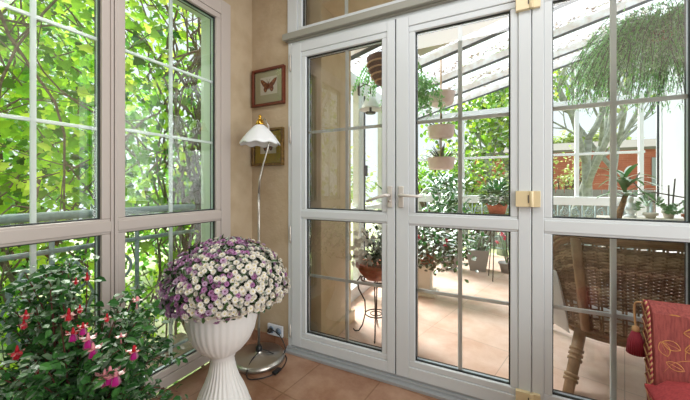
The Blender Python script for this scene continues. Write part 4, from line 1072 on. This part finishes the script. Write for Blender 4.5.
# outline of cross section with rolled top
sec = [(0, .28), (0, .62), (0, .715), (.15, .738), (.5, .75), (.85, .738), (1, .71), (1, .5), (1, .28)]
xs = [x0, x0+.006, x0+.10, (x0+x1)/2, x1-.1, x1-.006, x1]
vs = []
for i, x in enumerate(xs):
    for (d, z) in sec:
        e = (0 if i in (0, len(xs)-1) else 1); dd = d; zz = z
        if not e: dd = .5+(d-.5)*.9; zz = z-.004
        vs.append(bk(x, dd, zz)-V((0, .012*math.sin(PI*i/(len(xs)-1)) if d == 0 else 0, 0)))
k = len(sec); fs = [(i*k+j, (i+1)*k+j, (i+1)*k+j+1, i*k+j+1) for i in range(len(xs)-1) for j in range(k-1)]
fs += [tuple(range(k)), tuple((len(xs)-1)*k+j for j in range(k))[::-1], ]
fs += [(i*k, i*k+k-1, (i+1)*k+k-1, (i+1)*k) for i in range(len(xs)-1)]
m.add(vs, fs, M['red']); BKM = m
# embroidery: leaves on the front
def fr(x, z, off=.014):
    q = (x-x0)/(x1-x0); return bk(x, 0, z)-V((0, .012*math.sin(PI*q)+off-.010, 0))
def vein_leaf(mb, x, z, ang, L, W, outline=True, r=.0014):
    pts = []
    for k in range(13):
        s_ = k/12; w_ = math.sin(PI*s_)**.8*W; pts.append((s_*L, w_))
    for k in range(11, 0, -1):
        s_ = k/12; pts.append((s_*L, -math.sin(PI*s_)**.8*W))
    ca, sa = math.cos(ang), math.sin(ang); P = [fr(x+a*ca-b*sa, z+a*sa+b*ca) for a, b in pts]
    if outline:
        r = .0019; mb.tube(P, r, 5, closed=True); mb.tube([fr(x+a*L*ca, z+a*L*sa) for a in (0, .5, 1)], r*.8, 5)
    else: mb.add(P, [tuple(range(len(P)))])
m = MB()
for (x, z, a, L, W) in ((.60, .60, .35, .06, .018), (.59, .60, 2.75, .05, .016), (.60, .66, .1, .06, .017), (.62, .535, .15, .06, .017), (.555, .57, 1.9, .05, .015), (.72, .63, .6, .06, .015), (.74, .68, -.2, .05, .014), (.55, .55, -.4, .05, .013), (.78, .57, .2, .06, .015), (.84, .64, .9, .06, .015), (.9, .58, .2, .06, .015), (.95, .67, -.3, .05, .015)):
    vein_leaf(m, x, z, a, L, W)
m.tube(spline([fr(.535, .50), fr(.57, .55), fr(.62, .57), fr(.68, .565), fr(.74, .60), fr(.8, .66)]), .0014, 5)
m.tube(spline([fr(.60, .57), fr(.605, .60), fr(.64, .65)]), .0014, 5)
m.mats = [M['emb']]; BKM.join(m)
m = MB(); vein_leaf(m, .545, .705, -.10, .075, .018, False); vein_leaf(m, .56, .712, -.45, .055, .014, False); vein_leaf(m, .86, .70, -.2, .07, .018, False); m.mats = [M['emb_fill']]; BKM.join(m); bo = build('backrest', BKM, None, t)
def twist(mb_a, mb_b, pts, r=.0048, pitch=.020):
    P = spline(pts, 14); L = 0; A = []; B = []
    up_ = None
    for i, p in enumerate(P):
        tdir = (P[min(i+1, len(P)-1)]-P[max(i-1, 0)]).normalized()
        if up_ is None: up_ = tdir.orthogonal().normalized()
        up_ = (up_-tdir*up_.dot(tdir)).normalized(); bi = tdir.cross(up_)
        if i: L += (p-P[i-1]).length
        a = L/pitch*2*PI; o_ = (up_*math.cos(a)+bi*math.sin(a))*r*.55; A.append(p+o_); B.append(p-o_)
    mb_a.tube(A, r*.62, 6); mb_b.tube(B, r*.62, 6)
ca, cb_ = MB(), MB()
edge = [bk(x0, 0, .30)-V((.004, 0, 0)), bk(x0, 0, .36)-V((.004, 0, 0)), bk(x0, 0, .45)-V((.004, 0, 0)), bk(x0, 0, .54)-V((.004, 0, 0)), bk(x0, 0, .63)-V((.004, 0, 0)), bk(x0, 0, .705)-V((.004, 0, 0)), bk(x0, .2, .738)-V((.004, 0, 0)), bk(x0, .5, .748)-V((.004, 0, 0))]
twist(ca, cb_, edge)
ca.join(cb_) if False else None
co = build('cord', ca, M['cord_gold'], t, label='gold strand of twisted cord'); build('cord', cb_, M['cord_red'], t, label='red strand of twisted cord')
# lattice lacing on the side face
m = MB(); 
for i in range(7):
    z = .36+i*.052; xo = x0-.003
    m.tube([bk(xo, .10, z), bk(xo, .5, z+.026), bk(xo, .9, z)], .002, 5); m.tube([bk(xo, .10, z+.052), bk(xo, .5, z+.026)], .002, 5); m.tube([bk(xo, .9, z+.052), bk(xo, .5, z+.026)], .002, 5)
build('lacing', m, M['cord_gold'], t)
# tassel
tp = bk(x0-.022, 1.0, .625); m = MB()
m.tube(spline([bk(x0-.006, .6, .735), bk(x0-.022, 1.0, .715), tp]), .004, 6); m.lathe([(.001, .012), (.010, .006), (.013, -.006), (.009, -.018), (.001, -.018)], tp, 12)
tz = build('tassel', m, M['cord_gold'], t, label='gold tassel knot')
m = MB()
for k in range(22):
    a = k*2*PI/22; q = V((math.cos(a)*.008, math.sin(a)*.008, 0)); m.tube([tp+q+V((0, 0, -.012)), tp+q*2.6+V((0, 0, -.05)), tp+q*3.2+V((0, 0, -.10))], .0042, 5)
build('fringe', m, M['cord_red'], tz)
# seat and cushion
m = MB(); m.box((x0+.01, 1.0, .22), (x1-.01, 1.50, .40)); build('seat', m, M['red'], t, bevel=.02)
for x in (x0+.05, x1-.05):
    for y in (1.05, 1.50):
        m = MB(); m.box((x-.02, y-.02, 0), (x+.02, y+.02, .26)); build('leg', m, M['wood_dark'], t, bevel=.004)
m = MB(); n = 12; vs = []
cc = V((.775, 1.262, .46)); hx, hy, hz = .30, .235, .065
for sg in (1, -1):
    for i in range(n+1):
        for j in range(n+1):
            u = i/n*2-1; v = j/n*2-1; vs.append(cc+V((u*hx*(1-.03*v*v), v*hy*(1-.03*u*u), sg*(.006+hz*((1-u**6)*(1-v**6))**.5))))
q = (n+1)**2; fs = []
for i in range(n):
    for j in range(n): a = i*(n+1)+j; fs += [(a, a+n+1, a+n+2, a+1), (q+a, q+a+1, q+a+n+2, q+a+n+1)]
bd = [i*(n+1) for i in range(n+1)]+[n*(n+1)+j for j in range(1, n+1)]+[i*(n+1)+n for i in range(n-1, -1, -1)]+[j for j in range(n-1, 0, -1)]
fs += [(bd[i], bd[(i+1) % len(bd)], q+bd[(i+1) % len(bd)], q+bd[i]) for i in range(len(bd))]
m.add(vs, fs, None, True)
cu = build('seat_cushion', m, M['red2']); tag(cu, 'bright red cushion with cream roses lying on the seat of the red chair', 'cushion')
m = MB()
def ct(x, y):
    u = (x-cc.x)/hx; v = (y-cc.y)/hy; return V((x, y, cc.z+.009+hz*(max(0, 1-u**6)*max(0, 1-v**6))**.5))
for (rx, ry, rr) in ((.62, 1.32, .045), (.78, 1.25, .05), (.68, 1.12, .045), (.93, 1.34, .045), (.9, 1.14, .045), (.585, 1.18, .03)):
    for k in range(5):
        a = k*2*PI/5; P = [ct(rx, ry)]+[ct(rx+rr*math.cos(a+q_*.2)*(1 if abs(q_) < 3 else .85), ry+rr*math.sin(a+q_*.2)*(1 if abs(q_) < 3 else .85)) for q_ in range(-3, 4)]
        m.add(P, [tuple(range(len(P)))])
build('rose_pattern', m, M['rose'], cu, label='cream roses')
